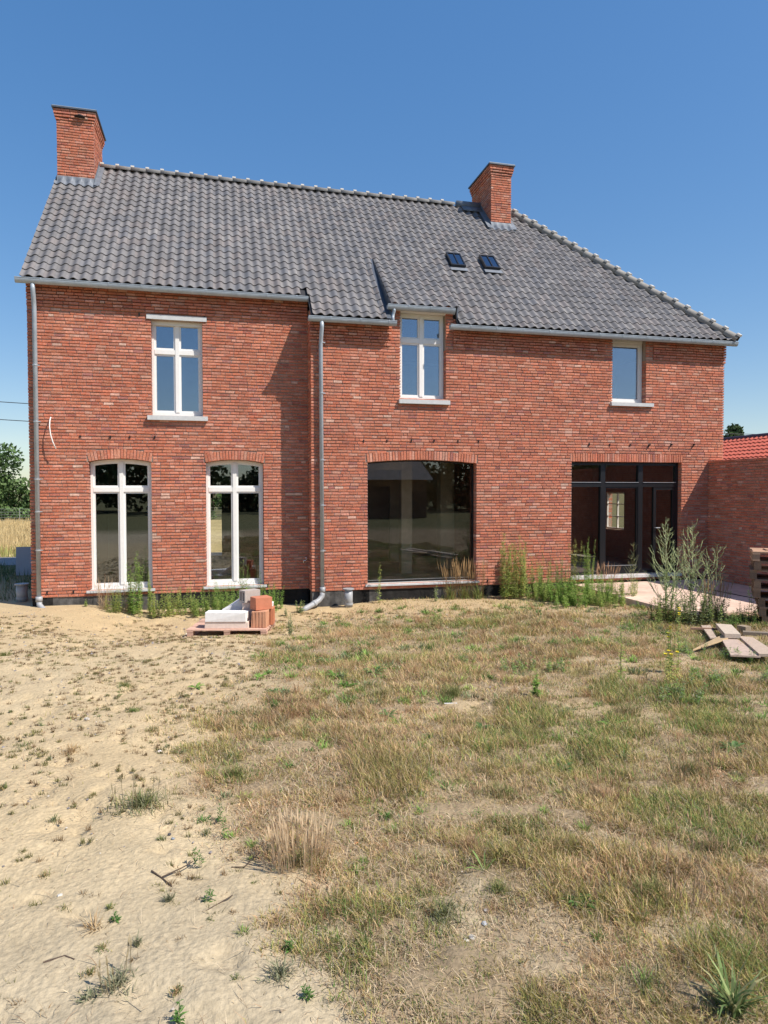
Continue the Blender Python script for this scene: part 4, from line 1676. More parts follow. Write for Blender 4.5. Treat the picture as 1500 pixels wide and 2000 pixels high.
def patch_cols(x, y, n, greenness=None):
    g = vnoise(x, y, .9, 51) if greenness is None else greenness
    for (px, py, r) in ((4.15, -11.1, .38), (5.45, -11.45, .42), (5.1, -10.35, .3), (5.9, -10.6, .4), (3.7, -9.2, .3), (4.9, -7.4, .5), (7.3, -8.5, .7)):
        g = g + .22 * np.exp(-((x - px) ** 2 + (y - py) ** 2) / r ** 2)
    t = rng.random(n)
    r_ = vnoise(x, y, 1.7, 61)
    straw = np.array([.66, .49, .27])
    pink = np.array([.52, .33, .19])
    brown = np.array([.44, .27, .13])
    olive = np.array([.38, .34, .11])
    green = np.array([.17, .27, .07])
    grey = np.array([.38, .35, .25])
    pal = np.stack([straw, pink, brown, olive, green, grey])
    wt = np.stack([.34 + 0 * g, .10 + .75 * ss(.45, .75, r_), .16 + 0 * g, .24 + .8 * ss(.42, .64, g), .05 + .75 * ss(.54, .70, g), .14 + 0 * g], 1)
    wt = wt / wt.sum(1, keepdims=True)
    cum = wt.cumsum(1)
    idx = (t[:, None] > cum).sum(1).clip(0, 5)
    c = pal[idx] * rng.uniform(.5, 1.35, (n, 1))
    return c, idx


def turf():
    parts = []
    for (f0, f1, dens) in ((1.6, 2.6, 40000), (2.6, 4.0, 26000), (4.0, 6.0, 14000), (6.0, 8.5, 6500), (8.5, 11.5, 3200), (11.5, 15.5, 1500)):
        x0, x1, y0, y1 = 0, 14.7, -12.9, .45
        # sample in camera-aligned strips
        half = f1 * .62 + .9
        N = int(dens * (f1 - f0) * 2 * half)
        fw = rng.uniform(f0, f1, N)
        sd = rng.uniform(-half, half, N)
        x = CAM.x + fw * math.sin(yaw) + sd * math.cos(yaw)
        y = CAM.y + fw * math.cos(yaw) - sd * math.sin(yaw)
        v = veg(x, y)
        cl = vnoise(x, y, 7, 71, 2)
        cl2 = vnoise(x, y, 2.6, 73, 2)
        dens_f = v ** .8 * (.35 + .80 * ss(.36, .60, cl)) * (.52 + .6 * ss(.40, .56, cl2)) + .004
        keep = (rng.random(N) < dens_f) & ~clear(x, y)
        x, y, fw, v = x[keep], y[keep], fw[keep], v[keep]
        parts.append((x, y, fw, v))
    x, y, fw, v = [np.concatenate([p[i] for p in parts]) for i in range(4)]
    n = len(x)
    col, idx = patch_cols(x, y, n)
    tall = vnoise(x, y, 1.1, 81)
    upr = .5 * ss(.45, .62, tall) + .6 * ss(.42, .58, vnoise(x, y, 2.6, 73, 2))
    H = rng.uniform(.026, .075, n) * (.70 + 1.0 * upr) * (.45 + .55 * v) * (.8 + .05 * np.clip(fw, 2, 10))
    dead = (idx == 1) | (idx == 2) | (idx == 5)
    lean = np.where(dead, rng.uniform(.7, 1.55, n), rng.uniform(.15, 1.15, n))
    lean = lean * (1 - .35 * upr)
    col = col * (.70 + .62 * vnoise(x, y, 5, 75, 2))[:, None]
    Wd = (.0016 + .00052 * fw) * rng.uniform(.6, 1.5, n)
    wind = .4 + vnoise(x, y, .8, 91) * 5
    az = wind + rng.normal(0, 1.8, n)
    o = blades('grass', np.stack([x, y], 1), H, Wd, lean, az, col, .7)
    tag(o, 'short parched grass covering the plot', 'grass', kind='stuff')
    print('turf blades', n)


turf()


def litter():
    """flattened dead stalks, clods and grit lying on the sand and among the grass"""
    N = 250000
    fw = 1.7 + 11.8 * rng.random(N) ** 1.7
    half = fw * .63 + .9
    sd = rng.uniform(-1, 1, N) * half
    x = CAM.x + fw * math.sin(yaw) + sd * math.cos(yaw)
    y = CAM.y + fw * math.cos(yaw) - sd * math.sin(yaw)
    v = veg(x, y)
    cl = vnoise(x, y, 1.6, 111)
    keep = ~clear(x, y) & (rng.random(N) < (.03 + .97 * v ** 1.1 + .08 * ss(.55, .7, cl)) * .9)
    x, y, fw = x[keep], y[keep], fw[keep]
    n = len(x)
    tt = rng.random((n, 1))
    col = np.where(tt < .5, np.array([.62, .48, .31]), np.where(tt < .72, np.array([.44, .30, .19]), np.array([.74, .61, .42]))) * rng.uniform(.55, 1.2, (n, 1))
    o = blades('dead_stalks', np.stack([x, y], 1), rng.uniform(.03, .10, n), (.0017 + .0004 * fw) * rng.uniform(.6, 1.4, n), rng.uniform(.85, 1.55, n), rng.uniform(0, 6.28, n), col, .5)
    tag(o, 'flattened dead stalks strewn over sand and grass', 'dead stalks', kind='stuff')
    # grit and small clods
    N = 12000
    fw = rng.uniform(1.7, 12.5, N)
    sd = rng.uniform(-1, 1, N) * (fw * .63 + .9)
    x = CAM.x + fw * math.sin(yaw) + sd * math.cos(yaw)
    y = CAM.y + fw * math.cos(yaw) - sd * math.sin(yaw)
    v = veg(x, y)
    cl = vnoise(x, y, 1.2, 121)
    keep = ~clear(x, y) & (rng.random(N) < (1 - v * .8) * (.25 + 1.4 * ss(.5, .7, cl)))
    x, y, fw = x[keep], y[keep], fw[keep]
    n = len(x)
    r_ = (.0022 + .0011 * fw) * rng.uniform(.5, 1.6, n) ** 1.3
    z = gz(x, y)
    octv = np.array([(1, 0, 0), (0, 1, 0), (-1, 0, 0), (0, -1, 0), (0, 0, .75), (.0, 0, -.5)])
    jit = rng.uniform(.6, 1.3, (n, 6, 1))
    V = np.stack([x, y, z], 1)[:, None, :] + octv[None] * r_[:, None, None] * jit
    F0 = np.array([(0, 1, 4), (1, 2, 4), (2, 3, 4), (3, 0, 4)])
    F = (F0[None] + (np.arange(n) * 6)[:, None, None]).reshape(-1, 3)
    t = rng.random(n)
    base = np.where(t[:, None] < .7, np.array([.33, .25, .17]), np.where(t[:, None] < .78, np.array([.5, .45, .38]), np.array([.22, .2, .2])))
    C = np.repeat(base * rng.uniform(.7, 1.2, (n, 1)), 6, axis=0)
    o = mesh_np('gravel', V.reshape(-1, 3), F, C, M_STONES)
    tag(o, 'grit and small clods scattered on the sand', 'gravel', kind='stuff')
    # mossy nubs over the rain-pocked sand
    N = 9000
    fw = rng.uniform(2.2, 13.0, N)
    sd = rng.uniform(-1, .55, N) * (fw * .63 + .9)
    x = CAM.x + fw * math.sin(yaw) + sd * math.cos(yaw)
    y = CAM.y + fw * math.cos(yaw) - sd * math.sin(yaw)
    v = veg(x, y)
    pt = ss(.38, .52, vnoise(x, y, .8, 131))
    keep = ~clear(x, y) & (v < .7) & (rng.random(N) < pt * (.15 + .65 * ss(3, 6, fw)) * (1 - .5 * v)) & (y < -.6)
    x, y, fw = x[keep], y[keep], fw[keep]
    nb = 24
    X2 = np.repeat(x, nb) + rng.normal(0, 1, len(x) * nb) * np.repeat(rng.uniform(.008, .022, len(x)) * np.clip(fw / 6, .7, 1.5), nb)
    Y2 = np.repeat(y, nb) + rng.normal(0, 1, len(x) * nb) * np.repeat(.008 * np.clip(fw / 6, .7, 1.5), nb)
    n = len(X2)
    bc = np.where(rng.random((len(x), 1)) < .55, np.array([.26, .175, .09]), np.array([.21, .20, .07])) * rng.uniform(.6, 1.2, (len(x), 1))
    o = blades('moss_tufts', np.stack([X2, Y2], 1), rng.uniform(.016, .045, n), (.0020 + .00035 * np.repeat(fw, nb)), rng.uniform(.1, 1.3, n), rng.uniform(0, 6.28, n), np.repeat(bc, nb, axis=0) * rng.uniform(.8, 1.2, (n, 1)), .5)
    tag(o, 'tiny brown tufts dotted over the pale sand', 'ground cover', kind='stuff')


litter()


def leafy_cover():
    N = 75000
    fw = rng.uniform(1.7, 13.5, N)
    sd = rng.uniform(-1, 1, N) * (fw * .62 + .9)
    x = CAM.x + fw * math.sin(yaw) + sd * math.cos(yaw)
    y = CAM.y + fw * math.cos(yaw) - sd * math.sin(yaw)
    v = veg(x, y)
    p = ss(.60, .70, vnoise(x, y, 1.9, 151)) + .8 * ss(.62, .7, vnoise(x, y, 4.5, 161))
    keep = ~clear(x, y) & (rng.random(N) < p * v * .6) & (y < -1)
    x, y, fw = x[keep], y[keep], fw[keep]
    n = len(x)
    pal = np.array([(.15, .27, .06), (.21, .33, .08), (.12, .20, .06), (.26, .30, .10), (.20, .26, .15)])
    col = pal[rng.integers(0, 5, n)] * rng.uniform(.75, 1.2, (n, 1))
    o = blades('ground_cover', np.stack([x, y], 1), rng.uniform(.025, .06, n) * (.7 + .05 * fw), (.0035 + .0006 * fw) * rng.uniform(.7, 1.4, n), rng.uniform(.3, 1.2, n), rng.uniform(0, 6.28, n), col, .5)
    tag(o, 'small green leaves growing through the dry grass', 'ground cover', kind='stuff')


leafy_cover()


def clump_cover(name, label, N, nb, r0, r1, h0, h1, wd, pal, lean, vmin, vmax, curl=.6, bias=1.0):
    fw = 1.8 + 11.5 * rng.random(N) ** bias
    sd = rng.uniform(-1, 1, N) * (fw * .62 + .8)
    x = CAM.x + fw * math.sin(yaw) + sd * math.cos(yaw)
    y = CAM.y + fw * math.cos(yaw) - sd * math.sin(yaw)
    v = veg(x, y)
    k = ~clear(x, y) & (v > vmin) & (v <= vmax) & (y < -.9)
    x, y, fw = x[k], y[k], fw[k]
    m_ = len(x)
    sc_ = np.clip(fw / 5, .55, 1.5)
    R0 = rng.uniform(r0, r1, m_) * sc_
    a = rng.uniform(0, 6.28, m_ * nb)
    q = np.abs(rng.normal(0, .6, m_ * nb)) * np.repeat(R0, nb)
    P = np.stack([np.repeat(x, nb) + np.cos(a) * q, np.repeat(y, nb) + np.sin(a) * q], 1)
    n = m_ * nb
    pal = np.array(pal)
    col = np.repeat(pal[rng.integers(0, len(pal), m_)] * rng.uniform(.75, 1.2, (m_, 1)), nb, axis=0) * rng.uniform(.65, 1.25, (n, 1))
    H = rng.uniform(h0, h1, n) * np.repeat(sc_ * rng.uniform(.6, 1.2, m_), nb)
    o = blades(name, P, H, wd * np.repeat(sc_, nb) * rng.uniform(.6, 1.3, n), rng.uniform(lean[0], lean[1], n), np.where(rng.random(n) < .6, a, rng.uniform(0, 6.28, n)), col, curl)
    tag(o, label, 'ground cover', kind='stuff')


clump_cover('clover_clumps', 'many little leafy green weeds dotted through the dry grass', 900, 50, .03, .10, .03, .08, .0080,
            [(.20, .33, .08), (.27, .40, .10), (.15, .26, .07), (.28, .33, .17), (.36, .42, .12)], (.2, 1.2), .28, 1.0, bias=.9)
clump_cover('rusty_clumps', 'wispy rust and straw coloured grass clumps through the plot', 660, 70, .04, .11, .06, .14, .0022,
            [(.56, .36, .20), (.66, .48, .27), (.50, .30, .16), (.48, .42, .18)], (.05, 1.0), .45, 1.0, bias=1.1)
clump_cover('sand_weeds', 'tiny green and yellowish weeds dotted over the sand', 360, 26, .012, .04, .02, .05, .0045,
            [(.30, .32, .12), (.22, .31, .09), (.34, .28, .14)], (.3, 1.3), .0, .28, bias=.8)


# meadow grass along the field and rough growth in the shade left of the house
def meadow():
    N = 26000
    y = rng.uniform(11.2, 40, N)
    x = rng.uniform(-1, 1, N) * 4.5 + (-.30 * (y - 10) - 3)
    k = rng.random(N) < np.clip(14 / y, .3, 1)
    x, y = x[k], y[k]
    n = len(x)
    t = ss(13.5, 11.5, y)[:, None]
    col = (np.array([.60, .47, .25]) * (1 - t) + np.array([.42, .42, .14]) * t) * rng.uniform(.7, 1.2, (n, 1))
    o = blades('meadow_grass', np.stack([x, y], 1), rng.uniform(.25, .5, n), np.full(n, .03), rng.uniform(0, .3, n), rng.uniform(0, 6.28, n), col, .4)
    tag(o, 'tall straw-coloured grass of the field behind the house', 'grass', kind='stuff')
    N = 5000
    x = rng.uniform(-4.5, -.15, N)
    y = rng.uniform(1.3, 8.3, N)
    n = N
    col = np.where(rng.random((n, 1)) < .25, np.array([.40, .36, .22]), np.array([.11, .17, .06])) * rng.uniform(.6, 1.2, (n, 1))
    cl = vnoise(x, y, 1.3, 141)
    k = rng.random(n) < ss(.35, .6, cl)
    o = blades('rough_grass', np.stack([x, y], 1)[k], (rng.uniform(.1, .38, n))[k], np.full(k.sum(), .011), rng.uniform(0, .6, n)[k], rng.uniform(0, 6.28, n)[k], col[k], .6)
    tag(o, 'rough green growth in the shade beside the house', 'grass', kind='stuff')


meadow()


# ------------------------------------------------------------------ plants one can tell apart
def grass_tuft(x, y, h, n, spread, cols, label, cat='grass tuft', group=None, lean=(.1, .9), wd=.004, seeds=0, name='grass_tuft', seedcol=(.60, .42, .25), seedh=1.6, curl=.75, fluff=True):
    z = gzf(x, y)
    e = empty(name, (x, y, z), label=label, cat=cat, group=group)
    mb = MB()
    for i in range(n):
        a = rnd.uniform(0, 2 * math.pi)
        r0 = spread * .35 * math.sqrt(rnd.random())
        L = h * rnd.uniform(.45, 1.1)
        ln = rnd.uniform(*lean)
        d = Vector((math.cos(a), math.sin(a), 0))
        b = d * r0 + Vector((0, 0, -.006))
        if fluff:
            a2_ = rnd.uniform(0, 2 * math.pi)
            q_ = spread * .5 * abs(rnd.gauss(0, .5))
            b = Vector((math.cos(a2_) * q_, math.sin(a2_) * q_, -.006))
            L *= max(.35, 1 - q_ / (spread * .75))
        s_ = Vector((-math.sin(a), math.cos(a), 0))
        s_ = (s_ + d * rnd.uniform(-1, 1)).normalized() * wd * rnd.uniform(.6, 1.2)
        p, th = b, ln * .6
        pts = [b]
        for q in range(3):
            p = p + (d * math.sin(th) + Vector((0, 0, math.cos(th)))) * (L / 3)
            th += curl * rnd.uniform(.1, .7)
            if p.z < .004:
                p = Vector((p.x, p.y, .004 + rnd.random() * .004))
            pts.append(p)
        c = rnd.choice(cols)
        k = rnd.uniform(.75, 1.2)
        c = tuple(v * k for v in c)
        mb.add([tuple(pts[0] - s_ * .5), tuple(pts[0] + s_ * .5), tuple(pts[1] + s_ * .5), tuple(pts[1] - s_ * .5), tuple(pts[2] + s_ * .38), tuple(pts[2] - s_ * .38), tuple(pts[3])],
               [(0, 1, 2, 3), (3, 2, 4, 5), (5, 4, 6)], c)
    tag(mb.build('blades', M_GRASS, e), kind='stuff')
    if seeds:
        sb = MB()
        for i in range(seeds):
            a = rnd.uniform(0, 2 * math.pi)
            ln = rnd.uniform(.02, .28)
            d = Vector((math.cos(a) * ln, math.sin(a) * ln, 1)).normalized()
            b = Vector((math.cos(a), math.sin(a), 0)) * spread * .4 * math.sqrt(rnd.random())
            L = h * seedh * rnd.uniform(.6, 1.05)
            t = b + d * L
            k = rnd.uniform(.8, 1.2)
            c = tuple(v * k for v in seedcol)
            sb.tube([tuple(b), tuple(b + d * L * .6), tuple(t)], [.0016, .0014, .001], 3, c, False)
            sb.tube([tuple(b + d * L * .74), tuple(b + d * L * .86), tuple(t + d * .01)], [.0015, .0015 + .0022 * rnd.random() + .002, .0008], 4, c, False)
        tag(sb.build('seed_stalks', M_GRASS, e), kind='stuff')
    return e


def leafp(mb, p, d, upn, L, W_, col, fold=.25, droop=.2):
    """pointed leaf of four faces, folded along its midrib"""
    d = d.normalized()
    s_ = d.cross(upn)
    if s_.length < 1e-4:
        s_ = d.orthogonal()
    s_.normalize()
    n_ = s_.cross(d)
    tip = p + d * L - n_ * 0 - Vector((0, 0, droop * L))
    mid = p + d * L * .5 - Vector((0, 0, droop * L * .25))
    l_ = mid + s_ * W_ * .5 + n_ * W_ * fold
    r_ = mid - s_ * W_ * .5 + n_ * W_ * fold
    mb.add([tuple(p), tuple(l_), tuple(tip), tuple(r_), tuple(mid)], [(0, 4, 1), (1, 4, 2), (2, 4, 3), (3, 4, 0)], col)


def weed(x, y, h, label, name='weed', cat='weed', group=None, stems=3, spread=.12, leaf=(.05, .012), leaves=40, cols=((.12, .2, .05),), stemcol=(.18, .2, .08),
         branch=0, blen=.25, top_bare=0.0, lean=.12, flower=0, z0=None, thick=.004, seed=None, btip=None, bang=.75):
    z = gzf(x, y) if z0 is None else z0
    e = empty(name, (x, y, z - .01), label=label, cat=cat, group=group)
    sm, lm, fm_ = MB(), MB(), MB()
    for s in range(stems):
        a = rnd.uniform(0, 6.28)
        b = Vector((math.cos(a), math.sin(a), 0)) * spread * rnd.random()
        hh = h * (1 if s == 0 else rnd.uniform(.6, .97))
        ln = rnd.uniform(0, lean) * (0 if s == 0 and lean < .15 else 1)
        dirv = Vector((math.cos(a) * ln, math.sin(a) * ln, 1)).normalized()
        pts = [b]
        N = 7
        for i in range(1, N + 1):
            wob = Vector((rnd.uniform(-1, 1), rnd.uniform(-1, 1), 0)) * .012 * hh
            pts.append(b + dirv * hh * i / N + wob)
        sm.tube([tuple(p) for p in pts], [thick * (1.05 - .8 * i / N) for i in range(N + 1)], 4, stemcol, False)
        def at(t):
            f = t * N
            i = min(int(f), N - 1)
            return pts[i].lerp(pts[i + 1], f - i)
        for i in range(int(leaves * 1.3)):
            t = rnd.uniform(.04, 1.0 - top_bare)
            p = at(t)
            az = i * 2.4 + rnd.uniform(-.4, .4)
            el = rnd.uniform(.1, .9)
            d = Vector((math.cos(az), math.sin(az), el))
            k = rnd.uniform(.7, 1.25)
            c = tuple(v * k for v in rnd.choice(cols))
            sc_ = (1.15 - .65 * t) * rnd.uniform(.7, 1.2)
            leafp(lm, p, d, Vector((0, 0, 1)), leaf[0] * sc_ * 1.15, leaf[1] * sc_ * 1.6, c)
        for i in range(branch):
            t = rnd.uniform(.22, .97)
            p = at(t)
            az = i * 2.4 + rnd.uniform(-.5, .5)
            L = blen * h * (1.12 - t) * rnd.uniform(.7, 1.2) + .03 * h
            d = Vector((math.cos(az), math.sin(az), bang * rnd.uniform(.8, 1.6))).normalized()
            q1 = p + d * L * .5
            q2 = q1 + (d + Vector((0, 0, .35))).normalized() * L * .5
            bc = btip if btip else stemcol
            sm.tube([tuple(p), tuple(q1), tuple(q2)], [thick * .6, thick * .6, thick * .3], 3, bc, False)
            nl = int(5 + L * 60)
            for j in range(nl):
                u = rnd.random()
                pp = p.lerp(q1, u * 2) if u < .5 else q1.lerp(q2, u * 2 - 1)
                az2 = rnd.uniform(0, 6.28)
                dd = Vector((math.cos(az2), math.sin(az2), rnd.uniform(0, 1)))
                k = rnd.uniform(.7, 1.25)
                c = tuple(v * k for v in (rnd.choice(cols) if not btip or (t < .55 and rnd.random() < .6) else btip))
                f_ = .36 if btip else .7
                leafp(lm, pp, dd, Vector((0, 0, 1)), leaf[0] * f_ * rnd.uniform(.5, 1), leaf[1] * f_ * rnd.uniform(.6, 1.1), c)
        for i in range(flower):
            p = at(rnd.uniform(.85, 1.0))
            fm_ = MB()
            for j in range(5):
                az = j * 1.2566 + rnd.uniform(-.2, .2)
                leafp(fm_, p, Vector((math.cos(az), math.sin(az), .5)), Vector((0, 0, 1)), .022, .024, (1, 1, 1), .1, 0)
            fm_.build('flower', M_FLOWER, e)
    sm.build('stem', M_STEM, e)
    tag(lm.build('leaves', M_LEAF, e), kind='stuff')
    return e


def rosette(x, y, r, n, cols, label, wd=.22, group='green rosette plants in the dry grass', up_=(.2, .9), name='plantain'):
    e = empty(name, (x, y, gzf(x, y) + .002), label=label, cat='plant', group=group)
    r = r * .85
    for i in range(n):
        mb = MB()
        az = i * 2.4 + rnd.uniform(-.3, .3)
        el = rnd.uniform(*up_)
        d = Vector((math.cos(az), math.sin(az), el)).normalized()
        L = r * rnd.uniform(.6, 1.1)
        W_ = L * wd * rnd.uniform(.8, 1.2)
        s_ = Vector((-math.sin(az), math.cos(az), 0))
        k = rnd.uniform(.75, 1.25)
        c = tuple(v * k for v in rnd.choice(cols))
        p0 = Vector((math.cos(az), math.sin(az), 0)) * .006
        rows = []
        for (t, w_, dz) in ((0, .25, 0), (.3, .8, 0), (.6, 1, -.06), (.85, .6, -.2), (1, .05, -.34)):
            q = p0 + d * L * t + Vector((0, 0, dz * L * (1.2 - el * .5)))
            if q.z < .006:
                q.z = .006
            rows.append((q + s_ * W_ * w_ / 2 + Vector((0, 0, W_ * w_ * .18)), q, q - s_ * W_ * w_ / 2 + Vector((0, 0, W_ * w_ * .18))))
        vs = [tuple(v) for row in rows for v in row]
        fs = []
        for q in range(4):
            for w_ in (0, 1):
                fs.append((3 * q + w_, 3 * q + w_ + 1, 3 * q + w_ + 4, 3 * q + w_ + 3))
        mb.add(vs, fs, c)
        mb.build('leaf', M_LEAF, e)
    return e


GRN = [(.26, .44, .09), (.34, .52, .12), (.20, .35, .08)]
OLV = [(.20, .23, .07), (.28, .27, .10), (.14, .18, .06)]
SIL = [(.28, .34, .18), (.22, .30, .14), (.36, .40, .24)]
DRY = [(.52, .38, .20), (.44, .30, .16), (.58, .46, .28)]
GRY_ = [(.26, .27, .16), (.34, .32, .20), (.18, .20, .11)]
PNKG = [(.50, .32, .19), (.44, .28, .17), (.56, .40, .24)]

# tufts standing on the bare sand, each described by what is beside it
grass_tuft(3.07, -9.6, .13, 520, .42, GRY_ + OLV, 'largest wiry grey-green grass tuft on the sand, wide and low', lean=(.2, 1.3), seeds=14, seedh=1.1, seedcol=(.35, .3, .18))
grass_tuft(3.89, -10.42, .12, 480, .34, OLV + DRY, 'straw tuft with many tall pale seed stalks at the edge of the sand', lean=(.1, 1.2), seeds=110, seedh=2.1, seedcol=(.74, .58, .38))
grass_tuft(3.60, -9.22, .12, 420, .34, OLV + DRY[:1], 'olive yellow fine grass cushion at the border of sand and grass', lean=(.1, .7))
grass_tuft(3.15, -11.12, .10, 150, .16, GRY_, 'sparse grey tuft lowest on the sand at the left of the forked stick', lean=(.4, 1.4), seeds=9, seedh=1.4, seedcol=(.4, .33, .2))
grass_tuft(3.06, -11.16, .06, 90, .10, GRY_, 'low flat grey tuft just left of the sparse grey tuft', lean=(.6, 1.4))
grass_tuft(3.19, -10.9, .07, 70, .05, GRY_, 'small upright blue-green tuft on open sand', lean=(.1, .7), wd=.003)
grass_tuft(3.29, -10.62, .08, 130, .06, GRY_, 'dense upright grey-green tuft beside the forked dark twigs', lean=(.1, .9), wd=.003)
grass_tuft(3.6, -10.94, .06, 160, .10, GRN[2:] + OLV, 'dark green cushion tuft at the sand edge right of the twigs', lean=(.3, 1.2))
grass_tuft(3.05, -10.62, .045, 60, .06, OLV, 'tiny yellowish tuft left of the upright grey-green tuft', lean=(.2, 1.1))
grass_tuft(3.01, -10.75, .12, 60, .12, DRY, 'bleached bent stalks on the sand at the left', lean=(.4, 1.4))
grass_tuft(3.72, -11.2, .09, 120, .16, GRY_, 'thin grey tuft at the lower edge of the sand near the grass', lean=(.4, 1.4))
grass_tuft(2.55, -6.25, .10, 220, .22, OLV, 'green tuft high on the sand in line with the pallet', lean=(.3, 1.2))
grass_tuft(2.98, -8.0, .10, 160, .20, OLV + DRY, 'flat green-yellow tuft in the middle of the sand', lean=(.3, 1.2))
grass_tuft(2.46, -8.4, .13, 120, .22, DRY, 'dry splayed tuft on the left part of the sand', lean=(.4, 1.3))
grass_tuft(2.75, -7.29, .07, 160, .16, GRN[2:] + OLV, 'dark green mat tuft on the sand left of the leafy seedlings', lean=(.6, 1.4))
grass_tuft(.75, -3.9, .10, 180, .35, OLV, 'green grass patch at the left edge of the sand', lean=(.2, 1.1))
gg = 'small grass tufts dotted over the bare sand'
MARKS = [((3.07, -9.6), 'the wide wiry tuft'), ((3.2, -10.36), 'the dark forked twigs'), ((3.3, -11.05), 'the grey forked twig'), ((2.40, -7.47), 'the white stone on the sand'),
         ((3.28, -6.53), 'the flat green rosette'), ((3.0, -2.6), 'the block pallet'), ((2.55, -6.3), 'the green tuft high on the sand'), ((3.01, -10.75), 'the bleached bent stalks'),
         ((2.98, -8.0), 'the flat green-yellow tuft'), ((3.37, -11.36), 'the bright seedling at the bottom'), ((2.46, -8.4), 'the dry splayed tuft'), ((3.6, -9.22), 'the olive grass cushion')]
used_lab = set()
for i in range(150):
    x_ = rnd.uniform(1.2, 4.4)
    y_ = rnd.uniform(-11.6, -3.2)
    ok_, fw_ = in_view(np.array([x_]), np.array([y_]), 0.0)
    if not ok_[0] or float(veg(np.array([x_]), np.array([y_]))[0]) > .35 or clear(x_, y_):
        continue
    dry_ = rnd.random() < .6
    (mx_, my_), mn_ = min(MARKS, key=lambda q: math.hypot(q[0][0] - x_, q[0][1] - y_))
    dx_, dy_ = x_ - mx_, y_ - my_
    dirn_ = ('right of' if dx_ > 0 else 'left of') if abs(dx_) > abs(dy_) * .6 else ('behind' if dy_ > 0 else 'in front of')
    far_ = 'just' if math.hypot(dx_, dy_) < .45 else 'well'
    lb_ = 'small %s grass tuft %s %s %s' % ('dry brown' if dry_ else 'dull green', far_, dirn_, mn_)
    if lb_ in used_lab or math.hypot(dx_, dy_) < .1:
        continue
    used_lab.add(lb_)
    near_ = (y_ < -9)
    grass_tuft(x_, y_, rnd.uniform(.025, .06), 38 if not near_ else 60, rnd.uniform(.04, .10), DRY[:2] + OLV if dry_ else OLV + GRY_,
               lb_, group=gg, lean=(.2, 1.3), wd=.003 if near_ else .005)

# cushions and tussocks in the grass on the right
gt = 'fine grass tussocks standing in the parched grass'
def tuss(x, y, h, n, sp, cols, label, **k):
    k.setdefault('wd', .0034)
    grass_tuft(x, y, h * .72, int(n * 1.35), sp * 1.25, cols, label, group=gt, fluff=True, curl=.8, **k)
tuss(5.05, -7.35, .20, 380, .40, OLV + DRY, 'yellow-green tussock in mid plot below the two dark plantains', lean=(.1, .6))
tuss(5.72, -7.5, .20, 380, .42, OLV, 'bright olive tussock right of the bare patch in mid plot', lean=(.1, .6))
tuss(5.35, -8.7, .16, 360, .40, DRY + PNKG, 'pinkish dry tussock at the centre of the plot', lean=(.1, .7), seeds=14, seedh=1.3)
tuss(4.55, -9.0, .13, 260, .28, OLV, 'short olive tussock left of the pinkish dry one', lean=(.1, .7))
tuss(5.15, -9.9, .17, 420, .40, OLV + DRY, 'olive and straw tussock below the centre of the plot', lean=(.1, .7), seeds=10)
tuss(5.75, -10.1, .17, 420, .36, PNKG + DRY, 'reddish fan-shaped dry tussock right of centre', lean=(.1, .9), seeds=18, seedh=1.2, seedcol=(.5, .3, .18))
tuss(4.42, -11.0, .13, 420, .36, OLV + GRY_, 'grey-olive tussock nearest the bottom centre', lean=(.1, .9))
tuss(4.72, -10.9, .10, 300, .22, OLV, 'compact yellow-green tussock right of the white pebbles', lean=(.1, .8))
tuss(4.72, -10.5, .16, 420, .28, PNKG, 'small pink-brown plume of hair-thin grass beside the pebbles', lean=(.0, .5), wd=.002)
tuss(6.5, -9.9, .18, 420, .44, OLV + DRY, 'broad olive tussock at the right of the plot', lean=(.1, .6), seeds=16)
tuss(5.35, -11.1, .17, 560, .40, OLV + DRY[:1], 'tall straw and green tussock in the lower right corner area', lean=(.05, .6), seeds=22, seedh=1.3)
tuss(5.0, -11.55, .11, 400, .34, GRN[:1] + OLV + GRY_, 'green tussock at the very bottom right of centre', lean=(.1, .8))
tuss(5.9, -10.8, .16, 420, .36, OLV + PNKG, 'mixed olive and pink tussock at the right edge low down', lean=(.05, .6), seeds=12)
tuss(4.2, -9.75, .14, 300, .30, PNKG + DRY, 'low pinkish tussock right of the pale seed stalks', lean=(.1, .9))
tuss(6.9, -8.6, .2, 300, .4, OLV + DRY, 'pale green tussock towards the right below the yellow flowers', lean=(.1, .6))
tuss(7.6, -9.2, .18, 300, .4, OLV + DRY, 'straw tussock far right in mid plot', lean=(.1, .6))
tuss(4.35, -7.9, .15, 300, .36, OLV + DRY, 'straw green tussock left in mid plot above the cushion', lean=(.1, .7))
tuss(3.95, -8.35, .12, 260, .30, PNKG, 'rusty brown low tussock near the sand edge', lean=(.3, 1.1))

# broad-leaved rosettes
DG = [(.10, .19, .06), (.15, .25, .08)]
rosette(4.76, -5.70, .20, 16, DG, 'dark green plantain, the higher one near the sandy strip')
rosette(5.17, -6.45, .20, 16, DG, 'dark green plantain right of the bright leafy one')
rosette(4.72, -6.55, .17, 16, [(.16, .30, .05), (.12, .24, .05)], 'bright light green leafy rosette between two dark plantains')
rosette(4.78, -6.95, .15, 12, [(.13, .26, .05)], 'small bright rosette just below the bright leafy one')
rosette(3.92, -6.35, .14, 12, GRN, 'green rosette at the upper edge of the sand')
rosette(3.28, -6.53, .13, 14, GRN, 'flat green rosette alone on the sand left of the others')
rosette(4.05, -7.03, .15, 12, DG, 'spreading dark rosette left of the bright leafy ones', up_=(.05, .4))
rosette(5.58, -8.55, .14, 14, DG, 'dark green rosette below the mid plot bare patch')
rosette(6.60, -8.85, .16, 12, GRN, 'green rosette at right centre of the plot')
rosette(5.76, -9.55, .15, 18, DG, 'many-leaved dark rosette in the tussocks right of centre')
rosette(7.04, -9.65, .15, 14, DG, 'dark green rosette near the right edge')
